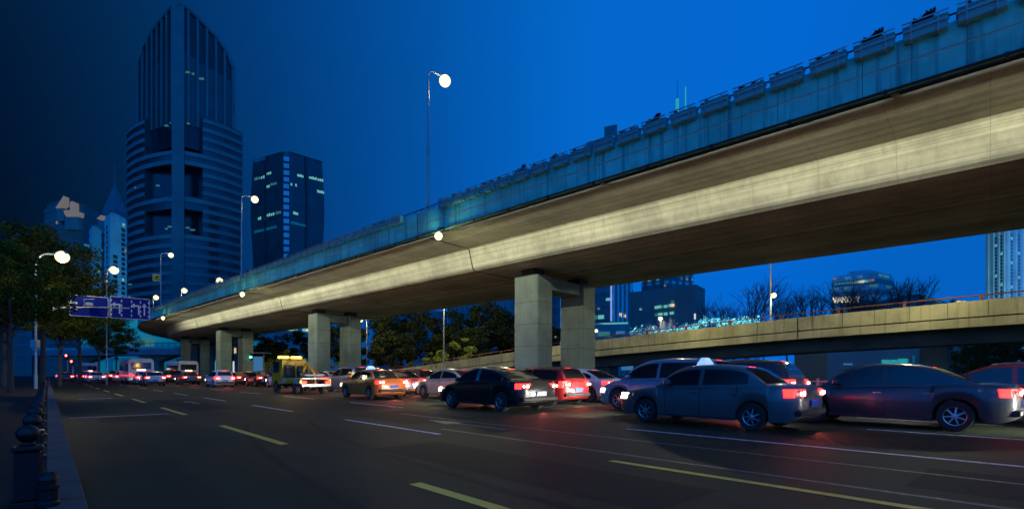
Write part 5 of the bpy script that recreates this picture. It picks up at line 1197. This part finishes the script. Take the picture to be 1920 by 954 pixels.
# further cars of the near lane
for i, (px, st_, col, p) in enumerate([(412,'hatch','white',11.9),(352,'sedan','dark grey',11.8),(322,'suv','black',11.7),(300,'sedan','white',11.8),(276,'hatch','silver',11.8),(258,'sedan','white',11.8)]):
    car(st_, col, road_s(px, p), p, ['white hatchback ahead of the yellow truck','dark grey sedan just ahead of the white hatchback','black tall car near the far pillars, ahead of the grey sedan','white sedan under the far end of the viaduct','silver hatchback far ahead in the near lane','white sedan farthest ahead in the near lane'][i], 'cars far ahead in the near lane', 1 if i < 2 else 0)
LB = [(-9.5,'suv','dark blue','dark blue tall car in the second lane at the right edge'),(-3.6,'sedan','black','black sedan in the second lane, right of the grey taxi'),(2.6,'sedan','dark grey','dark grey sedan in the second lane, behind the grey taxi'),(8.6,'suv','light blue','light blue tall car in the second lane, right of the black sedan'),(14.6,'hatch','red','red hatchback in the second lane, hidden partly by the black sedan'),
      (20.8,'sedan','beige','beige sedan in the second lane, left of the black sedan'),(26.8,'sedan','dark red','dark red sedan in the second lane behind the taxi'),(33,'suv','silver','silver tall car in the second lane beyond the taxi'),(39.5,'sedan','red','red sedan in the second lane beyond the yellow truck'),(46,'hatch','white','white hatchback in the second lane left of the truck'),(53,'sedan','black','black sedan in the second lane near the third pillars'),(60,'sedan','red','red sedan in the second lane near the third pillars'),(68,'suv','white','white tall car in the second lane far away')]
for s, st_, col, lab in LB: car(st_, col, s + .4, 15.3 + random.uniform(-.15,.15), lab, 'cars in the second lane', 1, beams=(s < 40))
LCc = [(-6,'sedan','black','black sedan in the third lane at the right edge'),(1,'hatch','red','red hatchback in the third lane under the viaduct at right'),(8.2,'suv','black','black tall car in the third lane under the viaduct at right'),(15.5,'sedan','white','white sedan in the third lane before the near pillars'),(22.5,'sedan','gold','gold sedan in the third lane right of the near pillars'),
       (30,'hatch','dark red','dark red hatchback in the third lane, left of the near pillar'),(37,'suv','red','red tall car in the third lane above the taxi'),(44,'sedan','silver','silver sedan in the third lane behind the taxi'),(52,'sedan','dark blue','dark blue sedan in the third lane before the second pillars'),(60,'sedan','red','red sedan in the third lane beyond the second pillars'),(70,'hatch','white','white hatchback in the third lane far away')]
for s, st_, col, lab in LCc: car(st_, col, s, 18.4 + random.uniform(-.15,.15), lab, 'cars in the third lane', 0)
far = [(4.6,86,'sedan','white'),(4.6,94,'hatch','silver'),(4.7,103,'sedan','black'),(4.6,113,'suv','white'),(4.7,124,'sedan','red'),(8.0,64,'sedan','silver'),(8.1,72,'hatch','white'),(8.0,95,'sedan','white'),(8.0,104,'suv','dark grey'),(8.1,116,'sedan','white'),(1.9,100,'sedan','dark grey'),(1.9,112,'hatch','red'),(1.9,126,'sedan','white')]
cnt = {}
for p, s, st_, col in far:
    lane = {1.9:'kerb lane', 4.6:'left lane', 4.7:'left lane', 8.0:'middle lane', 8.1:'middle lane'}[p]; cnt[lane] = cnt.get(lane, 0) + 1
    car(st_, col, s, p, f'small {col} {dict(sedan="sedan",hatch="hatchback",suv="tall car")[st_]} far away in the {lane}, {ordn(cnt[lane])} from the camera', 'distant queue of cars', 0)

car('sedan', 'silver', -9.5, 4.6, 'silver sedan coming up beside the camera in the lane nearest the kerb', 'cars out of the picture behind the camera', 0, False)
car('suv', 'black', -12, 7.9, 'black tall car coming up in the middle lane outside the picture', 'cars out of the picture behind the camera', 0, False)
# yellow tow truck
def tow_truck(s, p):
    t = empty('tow_truck', road(s, p, .004), ROADROT, 'yellow tow truck with amber roof lights and a raised tow arm', 'truck')
    yp = paint('yellow', (.85,.42,.01), .1)
    b = MB(); prof = [(1.05,.55),(2.75,.55),(2.86,.9),(2.78,1.25),(2.35,2.15),(2.2,2.25),(1.15,2.25),(1.05,2.1)]
    b.loft([[(x,-.88 + (.10 if z > 1.9 else 0),z) for x,z in prof], [(x,.88 - (.10 if z > 1.9 else 0),z) for x,z in prof]]); obj('cab', b, yp, t)
    b = MB(); b.bbox(-2.6,2.8,-.42,.42,.42,.62,.02); obj('chassis', b, M['trim'], t)
    b = MB(); b.bbox(2.78,2.98,-.9,.9,.42,.75,.04); obj('front_bumper', b, yp, t)
    b = MB(); b.loft([[(2.82,-.72,1.32),(2.82,.72,1.32),(2.42,.66,2.1),(2.42,-.66,2.1)],[(2.79,-.72,1.30),(2.79,.72,1.30),(2.38,.66,2.08),(2.38,-.66,2.08)]]); obj('windshield', b, M['glass'], t)
    for y in (1,-1):
        b = MB(); q = [(1.5,1.35),(2.55,1.35),(2.3,2.02),(1.5,2.02)]; b.loft([[(x,y*.885,z) if z < 1.5 else (x,y*.835,z) for x,z in q],[(x,y*.90,z) if z < 1.5 else (x,y*.85,z) for x,z in q]]); obj('window', b, M['glass'], t)
        b = MB(); b.bbox(2.5,2.62,y*1.08-.07,y*1.08+.07,1.35,1.7,.02); obj('mirror', b, M['trim'], t)
        b = MB(); b.bbox(2.93,3.0,y*.68-.15,y*.68+.15,.55,.72,.02); obj('headlight', b, M['lampwhite'], t)
        b = MB(); b.bbox(-2.66,-2.6,y*.72-.14,y*.72+.14,.62,.78,.01); obj('tail_light', b, M['lampred'], t)
        b = MB(); b.bbox(-2.6,.95,y*.9-.06 if y>0 else -.96,y*.9+.06 if y>0 else -.84,.62,.95,.02); obj('side_locker', b, yp, t)
        b = MB(); b.bbox(-.2,.5,y*.965-.005,y*.965+.005,.66,.9,.002); b.bbox(-2.3,-1.6,y*.965-.005,y*.965+.005,.66,.9,.002); obj('reflective_panel', b, M['signwhite'], t)
        for x in (1.95,-1.55):
            w = MB(); w.lathe([(.2,-.12),(.38,-.12),(.41,-.08),(.41,.08),(.38,.12),(.2,.12)], n=24, T=Matrix.Translation((x,y*.8,.41)) @ Matrix.Rotation(R(90),4,'X')); wo = obj('wheel', w, M['tyre'], t, angle=40)
            w = MB(); w.lathe([(.02,-.11),(.21,-.11),(.21,.11),(.02,.11)], n=16, T=Matrix.Translation((x,y*.81,.41)) @ Matrix.Rotation(R(90),4,'X')); obj('rim', w, M['hub'], wo)
    b = MB(); b.bbox(-2.6,1.0,-.82,.82,.9,.98,.01); obj('bed', b, M['galv'], t)
    for (x, y) in ((1.9,-.42),(1.9,.42)):
        b = MB(); b.bbox(x-.14,x+.14,y-.33,y+.33,2.26,2.42,.04); obj('beacon', b, M['amber'], t); 
    lamp(t, (1.9,0,2.8), 110, (1,.6,.15), .2, 'beacon_light')
    b = MB(); b.tube([(-.1,0,.98),(-.9,0,1.75),(-1.1,0,1.95)], .10, 6); b.tube([(-1.1,0,1.95),(-2.4,0,1.2)], .08, 6); b.tube([(-.1,-.3,1.0),(-.1,-.3,1.9),(-.1,.3,1.9),(-.1,.3,1.0)], .05, 6); obj('tow_arm', b, yp, t)
    b = MB(); b.bbox(.5,.95,-.7,.7,.98,1.75,.03); b.bbox(-.6,.1,-.25,.25,.98,1.3,.04); b.lathe([(.05,-.3),(.2,-.3),(.2,.3),(.05,.3)], n=14, T=Matrix.Translation((-.3,0,1.42)) @ Matrix.Rotation(R(90),4,'X')); obj('winch', b, M['trim'], t)
    b = MB(); b.bbox(-2.75,-2.55,-.9,.9,.45,.62,.02); b.tube([(-2.4,-.6,1.15),(-2.4,.6,1.15)], .06, 6); b.tube([(-2.4,0,1.15),(-2.55,0,.7)], .05, 6); obj('tow_bar', b, M['galv'], t)
    return t
tow_truck(road_s(536, 11.2), 12.1)

# buses
def bus(s, p, label, colr=(.45,.47,.48), L=10.5):
    t = empty('bus', road(s, p, .004), ROADROT, label, 'bus', 'buses far down the road'); pm = paint('bus_white', colr, 0)
    b = MB(); w = 1.25
    def sec(x, k): return [(x,-w+.03,.35+k),(x,-w,.6+k),(x,-w,2.5),(x,-w+.06-k*.0,2.85),(x,-w+.3,3.08-k),(x,w-.3,3.08-k),(x,w-.06,2.85),(x,w,2.5),(x,w,.6+k),(x,w-.03,.35+k)]
    b.loft([sec(-L/2,.05), sec(-L/2+.1,0), sec(L/2-.15,0), sec(L/2,.08)]); obj('body', b, pm, t, angle=30)
    b = MB(); b.bbox(-L/2-.02,-L/2+.05,-1.0,1.0,1.75,2.6,.03); obj('rear_window', b, M['glass'], t)
    b = MB(); b.bbox(-L/2-.03,-L/2-.021,-.42,.42,1.62,1.74,.002); obj('route_display', b, M['lampcore'], t)
    b = MB(); b.bbox(L/2-.05,L/2+.02,-1.05,1.05,1.1,2.7,.03); obj('windshield', b, M['glass'], t)
    for y in (1,-1):
        for k in range(7):
            b = MB(); x = -L/2+.5+k*1.37; b.bbox(x,x+1.25,y*1.245-.015,y*1.245+.015,1.5,2.45,.004); obj('window', b, M['glass'], t)
        b = MB(); b.bbox(-L/2-.03,-L/2+.02,y*1.02-.12,y*1.02+.12,.95,1.25,.01); obj('tail_light', b, M['lampred'], t)
        for x in (L/2-2.4,-L/2+2.6):
            wm = MB(); wm.lathe([(.2,-.13),(.45,-.14),(.48,-.1),(.48,.1),(.45,.14),(.2,.13)], n=20, T=Matrix.Translation((x,y*1.13,.48)) @ Matrix.Rotation(R(90),4,'X')); obj('wheel', wm, M['tyre'], t)
    b = MB(); b.bbox(-L/2-.03,-L/2-.005,-.3,.3,.5,.62,.002); obj('licence_plate', b, M['platewhite'], t)
    return t
bus(80.5, 8.3, 'white bus seen from behind with a dark rear window, left of the far pillars')
bus(92, 15.2, 'white bus seen between the far pillars in front of bright shops', (.4,.36,.3))
bus(118, 5.2, 'small distant white bus at the left under the trees')
